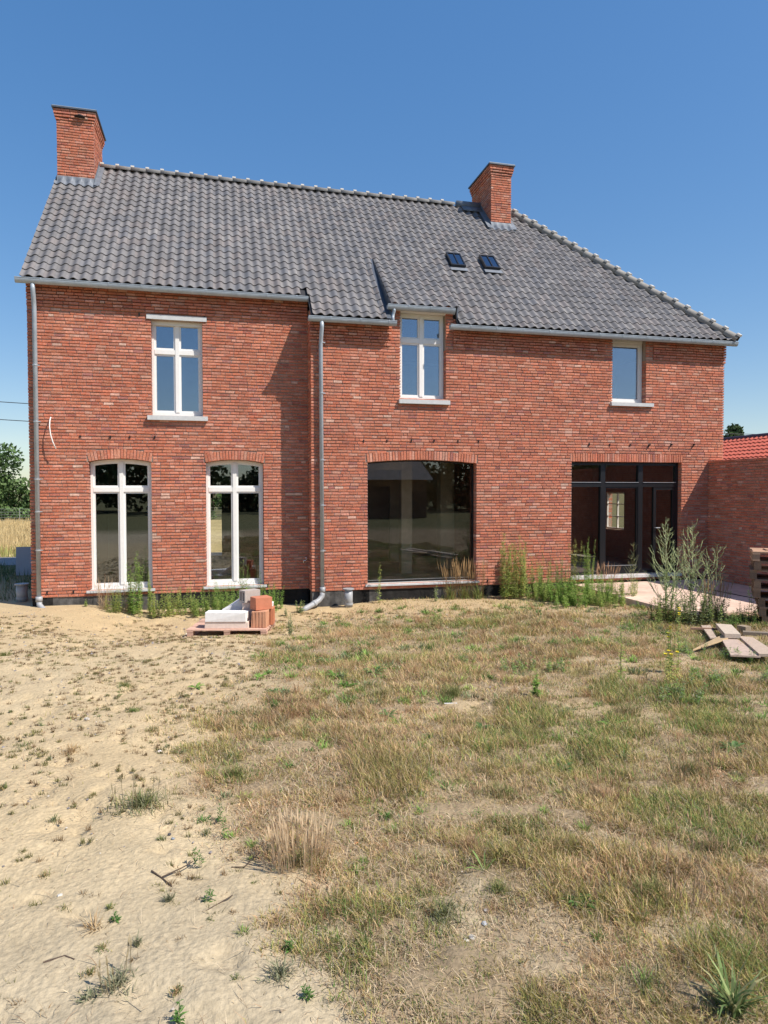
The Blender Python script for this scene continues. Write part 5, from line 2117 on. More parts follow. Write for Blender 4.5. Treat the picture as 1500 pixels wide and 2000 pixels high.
rosette(4.43, -9.03, .11, 14, [(.16, .22, .12)], 'blue-grey rosette near the centre of the plot')
rosette(5.02, -11.07, .085, 26, [(.07, .17, .03), (.10, .21, .05)], 'dense deep green rosette low in the grass right of the pebbles', wd=.28)
rosette(4.93, -8.0, .13, 12, DG, 'grey-green rosette among the mid plot tussocks')
grass_tuft(5.20, -11.74, .26, 85, .13, [(.19, .27, .09), (.28, .34, .14), (.14, .21, .07), (.40, .38, .18)], 'arching broad-bladed green grass clump in the bottom right corner', name='broad_grass', lean=(.05, .8), wd=.011, curl=.95)
rosette(4.72, -10.72, .16, 7, [(.2, .3, .08)], 'pale strap-leaved grass above the pebbles', wd=.08, up_=(.5, 2), name='strap_leaf_plant')

# leafy seedlings on the sand
LG = [(.13, .26, .06), (.10, .20, .05)]
gs = 'leafy green seedlings on the sand'
for (x_, y_, h_, lb) in ((3.37, -11.36, .085, 'bright green leafy seedling at the bottom edge of the sand'), (3.46, -10.68, .085, 'leafy seedling by the fallen twig'),
                         (3.53, -10.06, .11, 'leafy seedling right of the gravelly patch'), (3.50, -9.86, .11, 'leafy seedling just above the gravelly patch one'),
                         (3.40, -10.32, .09, 'grey leafy seedling at the end of the forked twig'), (3.80, -11.33, .05, 'small seedling at the sand edge, lowest of two'),
                         (3.755, -11.07, .05, 'small seedling at the sand edge, upper of two'), (2.55, -6.62, .16, 'seedling under the green tuft high on the sand'),
                         (3.08, -10.72, .06, 'tiny leafy seedling near the bleached stalks'), (2.03, -7.49, .08, 'bright seedling far left on the sand')):
    weed(x_, y_, h_, lb, name='seedling', cat='seedling', group=gs, stems=2, spread=.02, leaf=(.028, .0055), leaves=15, cols=LG, thick=.0015)

# vegetation along the wall and the terrace
FL = [(.38, .50, .13), (.48, .56, .18), (.30, .43, .12)]
YEL = [(.58, .55, .17), (.44, .49, .15)]
weed(1.98, .02, 1.22, 'tall green weed in front of the right half of the first tall window', stems=9, spread=.17, leaf=(.08, .013), leaves=120, cols=GRN + FL[:1], thick=.005)
weed(2.22, .05, .90, 'green weed beside the right jamb of the first tall window', stems=7, spread=.1, leaf=(.06, .011), leaves=70, cols=FL, thick=.005)
weed(1.55, .0, .50, 'short yellow-green weed below the first tall window', stems=16, spread=.18, leaf=(.05, .009), leaves=50, cols=FL + YEL)
weed(1.0, .28, .16, 'tiny weed at the left foot of the wall', stems=3, spread=.05, leaf=(.04, .01), leaves=24, cols=FL)
grass_tuft(1.35, .22, .42, 90, .3, DRY, 'dry seeding grass at the first tall window sill', seeds=40, seedh=1.45, lean=(0, .35), seedcol=(.62, .46, .30))
grass_tuft(1.8, .2, .40, 70, .3, DRY + OLV, 'dry grass between sill and tall green weed', seeds=34, seedh=1.45, lean=(0, .35), seedcol=(.62, .46, .30))
gb = 'bushy green weeds below and beside the second tall window'
for i, (x_, y_, h_, cc, lb) in enumerate(((2.55, -.05, .45, FL + YEL, 'yellow-green bushy weed between the two tall windows'), (2.85, .05, .62, FL, 'upright leafy weed between the tall windows with thin tips'),
                                          (3.1, -.12, .42, FL, 'bushy weed left of the second window sill'), (3.4, -.1, .46, GRN + FL, 'bushy weed under the left of the second window sill'),
                                          (3.75, -.1, .50, GRN, 'dense green weed under the middle of the second window'), (4.1, -.05, .52, GRN, 'dark green weed under the right of the second window'),
                                          (4.38, .02, .48, GRN, 'dark green weed behind the hollow block'), (4.55, .12, .40, GRN, 'dark weed at the right end of the second sill'),
                                          (2.3, -.1, .38, YEL + FL, 'yellowish weed right of the first sill'), (3.55, -.45, .34, FL, 'low front bushy weed left of the blocks'))):
    weed(x_, y_ - .22, h_ * rnd.uniform(.95, 1.45), lb, group=gb, stems=rnd.randint(9, 19), spread=.30, leaf=(.055, .011), leaves=70, cols=cc, lean=.28, thick=.003)
weed(3.98, -.1, 1.02, 'tall feathery weed crossing the second tall window sill', stems=4, spread=.12, leaf=(.05, .010), leaves=60, cols=GRN + FL, branch=10, blen=.22, thick=.004)
weed(4.3, -.05, .85, 'pale feathery weed at the right side of the second tall window', stems=3, spread=.1, leaf=(.045, .010), leaves=45, cols=SIL + GRN, branch=8, blen=.2, thick=.004)
weed(5.02, -.55, .26, 'small bushy weed left of the pipe elbow', stems=6, spread=.09, leaf=(.05, .011), leaves=36, cols=SIL + FL, lean=.35)
weed(4.62, -3.05, .36, 'small oval-leaved sapling right of the block pallet', stems=4, spread=.05, leaf=(.045, .018), leaves=30, cols=SIL, lean=.16)
weed(4.72, -.9, .2, 'thin weed on the sand right of the blocks', stems=3, spread=.06, leaf=(.05, .012), leaves=20, cols=SIL)
weed(6.72, -.22, .85, 'spindly weed in front of the left of the big window', stems=2, spread=.05, leaf=(.07, .014), leaves=34, cols=FL + YEL, branch=6, blen=.15, thick=.003)
weed(7.85, -.40, .38, 'thin leafy weed under the middle of the big window', stems=3, spread=.08, leaf=(.06, .013), leaves=24, cols=SIL + FL)
for (x_, y_, s_, lb) in ((8.28, -.18, 46, 'dry reed-like grass at the right of the big window'), (8.62, -.15, 56, 'densest dry reed-like grass against the right jamb of the big window'), (8.85, -.3, 30, 'dry grass right of the big window sill')):
    grass_tuft(x_, y_, .46, 170, .34, OLV + FL[:1], lb, seeds=s_, seedh=1.9, lean=(.05, .8), seedcol=(.50, .33, .16), wd=.006, group='dry reed-like grasses by the big window')
gm = 'tall weeds against the wall between the big window and the door'
weed(9.42, -.45, 1.42, 'tallest slender fleabane, left of the pair between window and door', group=gm, stems=9, spread=.16, leaf=(.085, .013), leaves=130, cols=YEL + FL, branch=14, blen=.10, thick=.005)
weed(9.85, -.40, 1.34, 'slender fleabane, right of the tallest one', group=gm, stems=9, spread=.18, leaf=(.08, .013), leaves=110, cols=YEL + FL, branch=14, blen=.12, thick=.005)
weed(9.62, -.45, 1.05, 'leafy weed between the two slender fleabanes', group=gm, stems=16, spread=.16, leaf=(.06, .010), leaves=60, cols=YEL + FL, thick=.004)
weed(10.25, -.4, .95, 'green weed right of the slender fleabanes', group=gm, stems=22, spread=.3, leaf=(.06, .010), leaves=60, cols=GRN + FL, thick=.004)
weed(10.6, -.6, .90, 'mid green bushy weed before the brick pier left of the door', group=gm, stems=22, spread=.3, leaf=(.05, .010), leaves=60, cols=GRN + SIL, thick=.004)
weed(10.75, -1.0, 1.25, 'yellow-green weed left of the door sill', group=gm, stems=7, spread=.12, leaf=(.06, .011), leaves=70, cols=YEL, branch=8, blen=.14, thick=.004)
weed(11.02, -1.05, 1.28, 'bright green column-like weed in front of the left door bay', group=gm, stems=9, spread=.09, leaf=(.055, .010), leaves=130, cols=GRN + FL, thick=.004)
for (x_, y_, h_, cc, lb) in ((10.35, -1.25, .56, GRN, 'lush low green weed left in the clump before the terrace'), (10.65, -1.5, .55, GRN + FL, 'lush low green weed in the middle of the clump before the terrace'),
                             (11.0, -1.55, .60, GRN, 'lush low green weed right in the clump before the terrace'), (10.05, -.9, .50, FL, 'low weed at the left end of the clump before the terrace'),
                             (11.3, -1.75, .50, FL + YEL, 'yellowish low weed at the terrace corner'), (10.75, -2.1, .34, FL, 'low weed foremost in the clump before the terrace'), (10.2, -1.8, .30, FL + GRN, 'small low weed foremost at the left of the clump before the terrace')):
    weed(x_, y_, h_, lb, group='low green weeds in the clump before the terrace', stems=rnd.randint(18, 28), spread=.36, leaf=(.058, .012), leaves=64, cols=cc, lean=.28, thick=.003)
for (x_, y_, lb) in ((11.42, -.72, 'dry pale grass heads in front of the left door bay'), (11.62, -.85, 'dry pale grass heads leaning by the door mullion')):
    grass_tuft(x_, y_, .36, 60, .28, DRY, lb, seeds=36, seedh=1.9, lean=(0, .4), seedcol=(.55, .36, .22), wd=.005, group='dry pale grasses before the door')
weed(11.42, -2.0, 1.22, 'loose branching mugwort in front of the middle door bay', stems=2, spread=.05, leaf=(.05, .010), leaves=40, cols=YEL + SIL, branch=22, blen=.26, thick=.004, btip=(.34, .34, .18))
weed(11.75, -1.7, .6, 'thin weed between mugwort and silvery bush', stems=3, spread=.06, leaf=(.05, .010), leaves=26, cols=FL)
def goosefoot(x, y, h, wid, label, seed):
    """open candelabra of upturned seed spikes over a leafy lower half"""
    r = random.Random(seed)
    e = empty('goosefoot', (x, y, gzf(x, y) - .01), label=label, cat='weed', group='pair of tall silvery goosefoot plants')
    sm, lm = MB(), MB()
    pale = (.38, .42, .20)
    for st in range(3):
        a = r.uniform(0, 6.28)
        hh = h * (1, .93, .74, .62)[st]
        off = Vector((math.cos(a), math.sin(a), 0)) * (.0, .05, .12, .16)[st]
        lean = Vector((math.cos(a), math.sin(a), 0)) * (.03, .10, .20, .26)[st] * wid
        P_ = [off + lean * (q / 8) ** 1.3 * hh + Vector((r.uniform(-.01, .01), r.uniform(-.01, .01), hh * q / 8)) for q in range(9)]
        sm.tube([tuple(p) for p in P_], [.008 * (1.1 - .9 * q / 8) for q in range(9)], 4, (.33, .34, .20), False)
        nb = 22
        for b in range(nb):
            t = .16 + .80 * b / nb
            f = t * 8
            p = P_[int(f)].lerp(P_[min(int(f) + 1, 8)], f - int(f))
            az = b * 2.4 + r.uniform(-.4, .4)
            L = wid * h * (.30 * (1.0 - t) ** .8 + .05) * r.uniform(.75, 1.2)
            d = Vector((math.cos(az), math.sin(az), 0))
            pts = [p]
            for q in range(1, 5):
                el = .35 + .28 * q
                pts.append(pts[-1] + (d * math.cos(el) + Vector((0, 0, math.sin(el)))) * L / 4)
            c = pale if t > .42 else (.36, .40, .22)
            sm.tube([tuple(q_) for q_ in pts], [.0042, .0045, .0048, .0040, .0015], 3, c, False)
            for q in range(4):          # short side spikes
                k = r.randint(1, 3)
                pp = pts[k].lerp(pts[k + 1], r.random())
                az2 = az + r.choice((-1, 1)) * r.uniform(.5, 1.1)
                d2 = Vector((math.cos(az2) * .8, math.sin(az2) * .8, r.uniform(.5, 1.1))).normalized()
                l2 = L * r.uniform(.2, .42)
                sm.tube([tuple(pp), tuple(pp + d2 * l2)], [.0036, .0018], 3, c, False)
            nl = int(9 * (1.15 - t)) + (0 if t > .55 else 6)
            for q in range(nl):
                k = r.uniform(0, 3.99)
                pp = pts[int(k)].lerp(pts[int(k) + 1], k - int(k))
                az2 = r.uniform(0, 6.28)
                g = r.uniform(.75, 1.2)
                cc = r.choice(((.26, .36, .14), (.22, .32, .11), (.34, .42, .19)))
                ll = r.uniform(.025, .055) * (1.15 - t)
                leafp(lm, pp, Vector((math.cos(az2), math.sin(az2), r.uniform(-.2, .6))), Vector((0, 0, 1)), ll, ll * .42, tuple(v * g for v in cc))
        for q in range(60):
            t = r.uniform(.08, .5)
            f = t * 8
            p = P_[int(f)].lerp(P_[int(f) + 1], f - int(f))
            az2 = r.uniform(0, 6.28)
            g = r.uniform(.75, 1.2)
            ll = r.uniform(.05, .09)
            leafp(lm, p, Vector((math.cos(az2), math.sin(az2), r.uniform(-.1, .7))), Vector((0, 0, 1)), ll, ll * .45, tuple(v * g for v in r.choice(((.24, .35, .12), (.31, .41, .17)))))
    sm.build('stem', M_STEM, e)
    tag(lm.build('leaves', M_LEAF, e), kind='stuff')


goosefoot(10.62, -4.12, 1.74, .95, 'tall silvery goosefoot, left of the pair before the terrace', 3)
goosefoot(11.22, -4.0, 1.66, 1.1, 'tall silvery goosefoot, right of the pair and wider branched', 8)
for (x_, y_, h_, cc, lb) in ((10.45, -4.25, .5, OLV + FL, 'brown-green undergrowth at the left foot of the silvery bushes'), (10.85, -4.35, .55, OLV + SIL, 'undergrowth below the middle of the silvery bushes'),
                             (11.25, -4.3, .55, FL + SIL, 'undergrowth at the right foot of the silvery bushes')):
    weed(x_, y_, h_, lb, group='undergrowth at the foot of the silvery bushes', stems=24, spread=.34, leaf=(.055, .016), leaves=60, cols=cc, lean=.25, thick=.003)
for (x_, y_, lb) in ((11.5, -4.2, 'brown dry grass at the front edge of the terrace'), (11.35, -4.35, 'wispy brown grass left of the dry grass at the terrace edge')):
    grass_tuft(x_, y_, .5, 120, .32, DRY + OLV, lb, seeds=30, seedh=1.5, lean=(0, .5), seedcol=(.38, .25, .14), wd=.005, group='dry grasses at the terrace edge')
weed(12.15, -4.25, .62, 'dark weed with narrow leaves in front of the terrace edge', stems=3, spread=.12, leaf=(.07, .013), leaves=34, cols=GRN, thick=.004)
for (x_, y_, lb) in ((11.8, -4.5, 'second from the pallet stack'), (12.1, -4.6, 'nearest the pallet stack'), (11.5, -4.7, 'behind the thick pale board'), (11.2, -4.9, 'left, behind the thin board end')):
    weed(x_, y_, .3, 'low dark weed below the terrace edge, ' + lb, group='low dark weeds between terrace and boards', stems=8, spread=.24, leaf=(.05, .012), leaves=40, cols=GRN[2:] + OLV[2:], lean=.3, thick=.003)
weed(7.62, -7.42, .62, 'single upright leafy stalk left of the yellow flowers', stems=1, spread=.02, leaf=(.055, .012), leaves=80, cols=GRN + YEL, thick=.005)
weed(8.12, -7.60, .70, 'evening primrose with yellow flowers at its top', name='flowering_weed', cat='flower', stems=3, spread=.08, leaf=(.05, .013), leaves=50, cols=FL, flower=5, thick=.004)
weed(7.92, -7.85, .36, 'lower yellow-flowered weed left of the evening primrose', name='flowering_weed', cat='flower', stems=4, spread=.12, leaf=(.04, .010), leaves=40, cols=YEL, flower=2, thick=.003)
weed(6.40, -7.9, .26, 'dark upright leafy weed in mid plot', stems=3, spread=.05, leaf=(.05, .012), leaves=44, cols=GRN)
gl = 'low green weed patches right of the middle of the plot'
for (x_, y_, h_, lb) in ((6.75, -6.8, .18, 'low green weed patch left of the single upright stalk'), (7.1, -6.9, .18, 'low green weed patch next to the single upright stalk'), (7.6, -8.35, .2, 'green weed patch under the flowers by the pale litter'),
                         (8.2, -8.0, .2, 'green weed patch right of the flowers'), (8.9, -8.2, .2, 'green weed patch near the right edge'), (6.3, -6.2, .14, 'small green weed patch in the upper plot'),
                         (8.35, -5.6, .14, 'small green weed patch before the silvery bushes'), (9.4, -7.1, .18, 'green weed tuft just below the heap of boards'), (9.1, -6.55, .22, 'grassy green weed at the left end of the plywood sheet')):
    weed(x_, y_, h_, lb, group=gl, stems=14, spread=.22, leaf=(.04, .010), leaves=26, cols=GRN + SIL, lean=.5, thick=.002)
mb_ = None
# spindly small things on the sandy strip
gsp = 'thin weeds on the sandy strip before the wall'
for (x_, y_, lb) in ((5.6, -1.9, 'on the sand below the pipe elbow'), (6.3, -2.6, 'on the sand in front of the drain pipe'), (7.3, -1.6, 'on the sand below the left half of the big window'), (8.1, -2.1, 'on the sand below the right half of the big window'), (8.9, -1.6, 'on the sand before the reed-like grass'), (5.2, -2.7, 'on the sand right of the block pallet'), (9.7, -2.2, 'on the sand before the fleabanes'), (7.0, -3.2, 'where sand turns to grass below the big window')):
    weed(x_, y_, rnd.uniform(.12, .24), 'thin low weed ' + lb, group=gsp, stems=5, spread=.1, leaf=(.035, .009), leaves=20, cols=SIL + OLV, lean=.4, thick=.002)


# ------------------------------------------------------------------ twigs, stones, scraps
def twig(pts, r, label, forks=()):
    P = [(x, y, gzf(x, y) + z) for x, y, z in pts]
    x0, y0, z0 = P[0]
    mb = MB()
    mb.tube([(a - x0, b - y0, c - z0) for a, b, c in P], [r * (1 - .5 * i / len(P)) for i in range(len(P))], 6)
    for f in forks:
        Q = [(x, y, gzf(x, y) + z) for x, y, z in f]
        mb.tube([(a - x0, b - y0, c - z0) for a, b, c in Q], [r * .75 * (1 - .5 * i / len(Q)) for i in range(len(Q))], 6)
    o = mb.build('twig', M_TWIG)
    o.location = (x0, y0, z0)
    tag(o, label, 'twig', 'dark twigs lying on the sand')


twig([(3.195, -10.36, .012), (3.25, -10.43, .008), (3.295, -10.50, .004)], .004, 'short thick dark twig, left arm of the fork', [])
twig([(3.25, -10.43, .016), (3.33, -10.36, .012), (3.38, -10.30, .008)], .0036, 'straight dark twig resting against the short thick one')
twig([(3.40, -10.78, .006), (3.46, -10.73, .01), (3.53, -10.66, .006), (3.56, -10.63, .006)], .0034, 'dark twig behind the leafy seedling')
twig([(3.56, -10.38, .006), (3.62, -10.40, .012), (3.66, -10.34, .02), (3.70, -10.30, .025)], .0034, 'kinked dark twig at the foot of the pale seed stalks')
twig([(3.25, -11.0, .008), (3.31, -11.04, .006), (3.36, -11.09, .004)], .0036, 'forked grey twig nearest the bottom of the sand', [[(3.31, -11.035, .008), (3.38, -11.08, .01), (3.435, -11.13, .005)]])
twig([(2.86, -10.92, .01), (2.93, -10.9, .008), (2.97, -10.93, .006)], .005, 'stubby dark bark piece at the left on the sand')


def stone(x, y, r, col, label, flat=.6, group='pale stones in sand and grass'):
    mb = MB()
    import bmesh
    bm = bmesh.new()
    bmesh.ops.create_icosphere(bm, subdivisions=2, radius=r)
    for v in bm.verts:
        k = 1 + rnd.uniform(-.18, .18)
        v.co = Vector((v.co.x * k * 1.2, v.co.y * k, v.co.z * k * flat))
    me = bpy.data.meshes.new('stone')
    bm.to_mesh(me)
    bm.free()
    a = me.attributes.new('Col', 'FLOAT_COLOR', 'POINT')
    for d in a.data:
        d.color = (*col, 1)
    me.materials.append(M_STONES)
    o = bpy.data.objects.new('stone', me)
    COL.objects.link(o)
    o.location = (x, y, gzf(x, y) + r * flat * .4)
    o.rotation_euler = (0, 0, rnd.uniform(0, 6))
    tag(o, label, 'stone', group)


PW = (.47, .44, .39)
stone(2.40, -7.47, 0.0217, PW, 'white stone on the open sand at left')
stone(3.08, -8.50, 0.0136, (.72, .62, .54), 'pinkish pebble beside the twiggy tuft above the sand centre')
stone(3.25, -9.99, 0.0087, (.08, .08, .09), 'small black pebble on the sand')
stone(3.27, -10.04, 0.0087, (.24, .27, .30), 'blue-grey pebble below the black one')
stone(4.61, -11.0, 0.0099, PW, 'bright white pebble, highest of the pebbles in the grass')
stone(4.49, -11.15, 0.0136, PW, 'white flat flake, lowest of the pebbles in the grass')
stone(4.46, -11.16, 0.0087, (.62, .6, .56), 'grey pebble left of the white flake')
stone(4.51, -10.96, 0.0074, PW, 'white pebble between flake and highest pebble')
stone(4.57, -11.08, 0.0112, (.42, .43, .44), 'bluish pebble just right of the white flake')
stone(4.38, -10.89, 0.0087, (.66, .63, .58), 'pale pebble left of the group in the grass')
stone(2.82, -10.46, 0.0112, (.55, .52, .46), 'buff pebble left on the sand')
stone(2.87, -11.02, 0.0081, (.2, .22, .25), 'slate chip near the lower left corner')
stone(3.02, -10.43, 0.0124, (.72, .62, .46), 'cream lump half buried in the sand')
stone(4.2, -10.25, 0.0087, (.62, .2, .1), 'chip of red brick in the grass')
stone(3.06, -10.69, 0.0062, (.62, .25, .14), 'crumb of orange brick on the sand')
mb = MB()
mb.box((-.06, -.006, 0), (.06, .006, .006))
o = mb.build('stick', M_COND)
o.location = (5.59, -7.79, gzf(5.59, -7.79) + .012)
o.rotation_euler = (0, 0, -.2)
tag(o, 'short white plastic stick in the bare patch of grass', 'stick')


# ------------------------------------------------------------------ trees, neighbours, fence, cables
def crown_mesh(n, leaf, blobs, cols, seed):
    r = np.random.default_rng(seed)
    w_ = np.array([b[3] ** 2 for b in blobs])
    w_ = w_ / w_.sum()
    idx = r.choice(len(blobs), n, p=w_)
    B = np.array([(b[0], b[1], b[2]) for b in blobs])[idx]
    Rr = np.array([b[3] for b in blobs])[idx]
    d = r.normal(0, 1, (n, 3))
    d /= np.linalg.norm(d, axis=1, keepdims=True)
    rad = Rr * (.55 + .5 * r.random(n) ** .6)
    P = B + d * rad[:, None] * np.array([1, 1, .85])
    a = r.normal(0, 1, (n, 3))
    a /= np.linalg.norm(a, axis=1, keepdims=True)
    b = np.cross(a, d + r.normal(0, .6, (n, 3)))
    b /= np.linalg.norm(b, axis=1, keepdims=True) + 1e-9
    L = (leaf * r.uniform(.5, 1.3, n))[:, None]
    V = np.stack([P - a * L * .5, P + b * L * .32, P + a * L * .6, P - b * L * .32], 1).reshape(-1, 3)
    F = np.arange(n * 4).reshape(-1, 4)
    cl = r.random(len(blobs)) * .5 + .75
    C = np.array(cols)[r.integers(0, len(cols), n)] * (cl[idx] * r.uniform(.7, 1.25, n))[:, None]
    return V, F, np.repeat(C, 4, axis=0)


def tree(x, y, h, rad, label, cols, seed, n=4200, leaf=.22, conifer=False, group=None, z=None, low=.25):
    z = gzf(x, y) if z is None else z
    e = empty('conifer_tree' if conifer else 'leafy_tree', (x, y, z), label=label, cat='tree', group=group)
    r = random.Random(seed)
    mb = MB()
    mb.tube([(0, 0, -.1), (r.uniform(-.1, .1), r.uniform(-.1, .1), h * .45), (r.uniform(-.2, .2), r.uniform(-.2, .2), h * .9)], [.035 * h ** .9 * .6, .022 * h ** .9 * .6, .03], 8)
    blobs = []
    if conifer:
        for k in range(34):
            t = r.random() ** .8
            zz = h * (.15 + .85 * t)
            rr = rad * (1.05 - t)
            a = r.uniform(0, 6.28)
            blobs.append((math.cos(a) * rr * .7, math.sin(a) * rr * .7, zz, .16 * rad + .32 * rr * r.random() + .1))
            if k % 3 == 0:
                mb.tube([(0, 0, zz - .2), (math.cos(a) * rr * .8, math.sin(a) * rr * .8, zz)], [.03, .012], 5)
    else:
        for k in range(22):
            a = r.uniform(0, 6.28)
            t = r.uniform(low, .93)
            env = math.sqrt(max(0, 1 - ((t - .55) / .5) ** 2))
            rr = rad * env * r.uniform(.3, .95)
            blobs.append((math.cos(a) * rr, math.sin(a) * rr, h * t, rad * r.uniform(.22, .40)))
            if k % 3 == 0:
                mb.tube([(0, 0, h * max(.15, t - .25)), (math.cos(a) * rr * .6, math.sin(a) * rr * .6, h * (t - .05)), (math.cos(a) * rr, math.sin(a) * rr, h * t)], [.05, .03, .012], 5)
    mb.build('trunk', M_BARK, e, True)
    V, F, C = crown_mesh(n, leaf, blobs, cols, seed)
    tag(mesh_np('crown', V, F, C, M_TREE, e), kind='stuff')
    return e


TG = [(.055, .10, .035), (.08, .14, .045), (.11, .17, .06)]
TL = [(.10, .17, .05), (.14, .21, .08), (.08, .14, .05)]
TD = [(.03, .065, .03), (.045, .085, .035)]
gtr = 'trees beyond the field'
tree(-16.6, 45, 6.9, 4.1, 'tall dense dark green tree beyond the field, cut by the left edge', TG, 1, 7000, .30, group=gtr)
tree(-12.6, 46, 3.5, 2.2, 'lighter green bushy tree right of the tall dark one beyond the field', TL, 2, 4200, .26, group=gtr, low=.12)
tree(-14.4, 43.5, 4.3, 2.0, 'pale green willowy tree in front of the tall dark one', TL, 3, 4000, .24, group=gtr, low=.12)
tree(-9.8, 46, 3.3, 2.2, 'low dark bush-like tree just left of the house corner', TG, 4, 3600, .26, group=gtr, low=.12)
for i, (x_, y_, h_) in enumerate(((-24, 47, 7.5), (-31, 48, 6.5), (-6, 48, 4.5), (-2, 50, 6), (3, 49, 5), (8, 50, 7), (14, 48, 6))):
    tree(x_, y_, h_, h_ * .5, 'leafy far tree behind the house, ' + ['second left of the left edge tree', 'outermost on the left', 'behind the first tall window', 'seen through the second tall window', 'behind the pipe', 'behind the big window', 'behind the door'][i], TG, 20 + i, 1800, .5, group='trees of the far tree line behind the house', low=.12)
tree(33.5, 20.5, 5.95, 1.9, 'dark pine rising behind the red tiled roof at the right corner', TG, 6, 5200, .24, conifer=True)
# house opposite, behind the photographer, mirrored in the big window
oh = empty('opposite_house', (13.4, -34.0, .40), R(8), label='house with grey tiled roof behind the viewer, mirrored in the big window', cat='house')
mb = MB()
mb.box((-4.5, -4, 0), (4.5, 4, 2.7))
mb.build('wall', mat('opposite_brick', (.16, .09, .065), rough=.9, noise=.3, nscale=3), oh)
mb = MB()
mb.add([(-4.9, -4.4, 2.6), (4.9, -4.4, 2.6), (4.9, 4.4, 2.6), (-4.9, 4.4, 2.6), (-3.4, 0, 5.9), (3.4, 0, 5.9)], [(0, 1, 5, 4), (2, 3, 4, 5), (1, 2, 5), (3, 0, 4), (3, 2, 1, 0)])
mb.build('roof', mat('opposite_roof', (.16, .16, .17), rough=.7, noise=.2, nscale=2), oh)
# trees that stand behind the photographer and show in the window glass
gre = 'trees behind the viewer mirrored in the windows'
TL_ = ['left of the first tall window', 'in the first tall window, left light', 'at the left of the second tall window', 'at the right of the second tall window', 'left in the big window',
       'in the middle of the big window', 'right in the big window', 'left in the glazed door', 'far left, outermost', 'right in the glazed door']
for i, (x_, y_, h_, w_) in enumerate(((-6.5, -44, 8.5, 3.6), (-1.5, -46, 7.2, 3.2), (1.0, -43, 6.6, 2.0), (9.4, -44, 7.0, 2.3), (12.5, -46, 6.2, 3.2), (18, -44, 7.5, 3.6), (25, -45, 8.2, 4.0), (32, -44, 7.8, 4.2), (-13, -43, 7.5, 4.0),
                                      (40, -42, 8.0, 4.2))):
    tree(x_, y_, h_, w_, 'tree behind the viewer mirrored in the glass, ' + TL_[i], TG if i % 2 else TD, 40 + i, 2600, .42, group=gre, z=.42, low=.10)

blobs = []  # wood edge filled in out of view so the lower windows mirror dark
rb = random.Random(5)
for i in range(150):
    x_ = -45 + i * .75
    hmax = 6.8 if abs(x_ - 5.1) > 2.2 else (2.2 + 1.3 * abs(x_ - 5.1))
    for q in range(5):
        blobs.append((x_ + rb.uniform(-.5, .5), -50 + rb.uniform(-1, 1), hmax * rb.uniform(.1, .95), 1.25))
V, F, C = crown_mesh(34000, .55, blobs, TD + TG[:1], 78)
V = V + np.array([0, 0, .4])
tag(mesh_np('woods', V, F, C, M_TREE), 'dark wood edge added behind the viewer, mirrored in the lower windows', 'wood', kind='stuff')

# wire fence along the far side of the field
fe = empty('wire_fence', (-26, 41, 0), label='low wire fence with thin posts along the far side of the field', cat='fence')
for k in range(17):
    mb = MB()
    mb.tube([(k * 1.9, 0, 0), (k * 1.9, 0, 1.02)], .028, 6)
    mb.build('post', M_WIRE, fe)
mb = MB()
for zz in (.15, .35, .55, .75, .98):
    mb.tube([(0, 0, zz), (30.4, 0, zz)], .012, 4)
for k in range(150):
    mb.tube([(k * .2, 0, .1), (k * .2, 0, .98)], .005, 3)
tag(mb.build('wire_mesh', M_WIRE, fe), kind='stuff')
hb = []
V, F, C = crown_mesh(5200, .24, [(-24 + i * .62, 42.3 + .3 * math.sin(i * 2.1), .45 + .2 * math.sin(i * 1.3), .62) for i in range(44)], TL, 77)
tag(mesh_np('hedge', V, F, C, M_TREE), 'low tangled green hedge along the wire fence', 'hedge', kind='stuff')

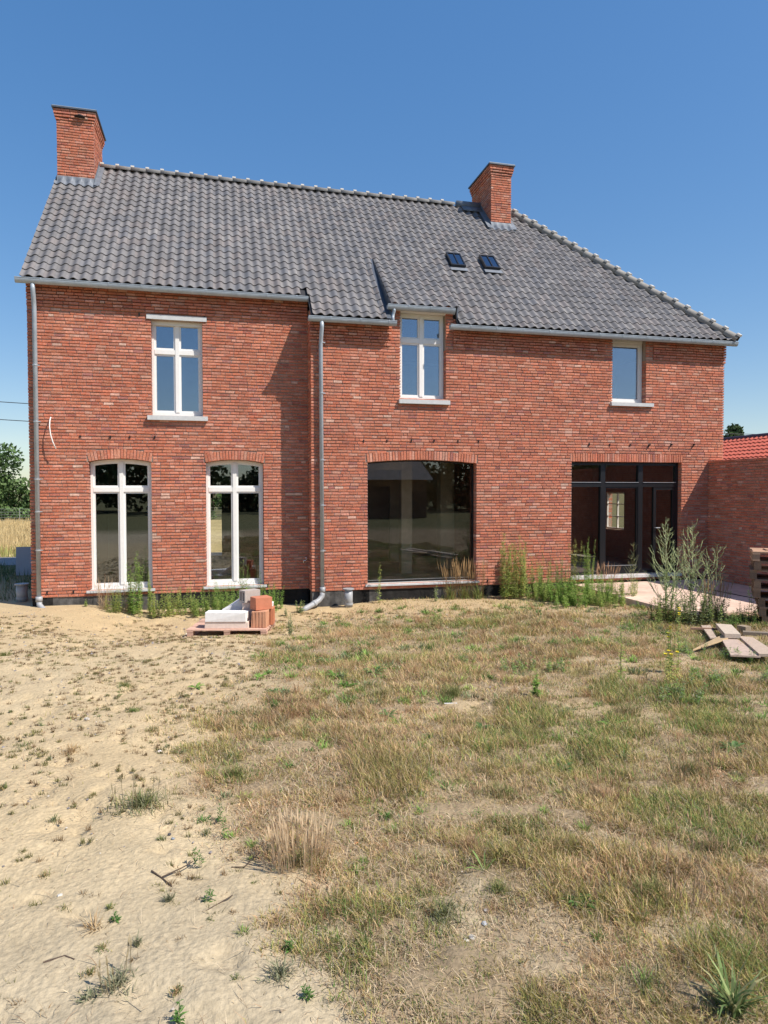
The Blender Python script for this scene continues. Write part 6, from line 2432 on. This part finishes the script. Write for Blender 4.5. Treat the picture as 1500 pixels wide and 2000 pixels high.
# neighbour with the red roof
nb = empty('neighbour_house', (28.3, 7.5, 0), label='low neighbouring house with bright red tiled roof behind the garden wall', cat='house')
mb = MB()
mb.box((-3.4, -8.0, 0), (3.4, 8.0, 2.35))
mb.build('wall', M_RENDER, nb)
mb = MB()
zr, ze, hw = 4.80, 2.25, 3.9
mb.add([(-hw, -8.3, ze), (0, -8.3, zr), (hw, -8.3, ze), (-hw, 8.1, ze), (0, 8.1, zr), (hw, 8.1, ze)],
       [(0, 1, 2), (3, 5, 4), (0, 3, 4, 1), (1, 4, 5, 2), (0, 2, 5, 3)])
nr = mb.build('roof', M_REDTILE, nb)
mb = MB()
sl_ = math.hypot(hw, zr - ze)
ux, uz = hw / sl_, (zr - ze) / sl_
rows, colsn = 14, 60
for r_ in range(rows):
    s0_, s1_ = sl_ * r_ / rows, sl_ * (r_ + 1) / rows + .02
    for c in range(colsn):
        y0_ = -8.3 + 16.4 * c / colsn
        wv = 16.4 / colsn
        vs = []
        for (s_, lf) in ((s0_, .055), (s1_, .012)):
            for t in (0, .25, .5, .75, 1):
                h_ = .028 * math.sin(t * 2 * math.pi) + lf
                vs.append((-hw + ux * s_ - uz * h_, y0_ + t * wv, ze + uz * s_ + ux * h_))
        for t in (0, .25, .5, .75, 1):
            h_ = .028 * math.sin(t * 2 * math.pi) + .01
            vs.append((-hw + ux * s0_ - uz * h_, y0_ + t * wv, ze + uz * s0_ + ux * h_))
        mb.add(vs, [(i, 5 + i, 6 + i, i + 1) for i in range(4)] + [(10 + i, i, i + 1, 11 + i) for i in range(4)])
tag(mb.build('tiling', M_REDTILE, nr), kind='stuff')
mb = MB()
mb.tube([(0, -8.35, zr + .03), (0, 8.15, zr + .03)], .09, 8)
mb.build('ridge', mat('dark_ridge', (.09, .04, .06), rough=.6), nr, True)
# cables
for (za, zb_, lb) in ((6.02, 5.40, 'upper dark overhead cable passing behind the house'), (5.27, 4.55, 'lower dark overhead cable passing behind the house')):
    mb = MB()
    pts = []
    for i in range(25):
        t = i / 24
        x_ = -45 + 140 * t
        zz = za + (zb_ - za) * (x_ + 5) / 38 + .0006 * ((x_ - 14) ** 2 - 361)
        pts.append((x_, 18, zz))
    mb.tube(pts, .016, 5)
    tag(mb.build('overhead_cable', M_CABLE), lb, 'cable', 'overhead cables behind the house')
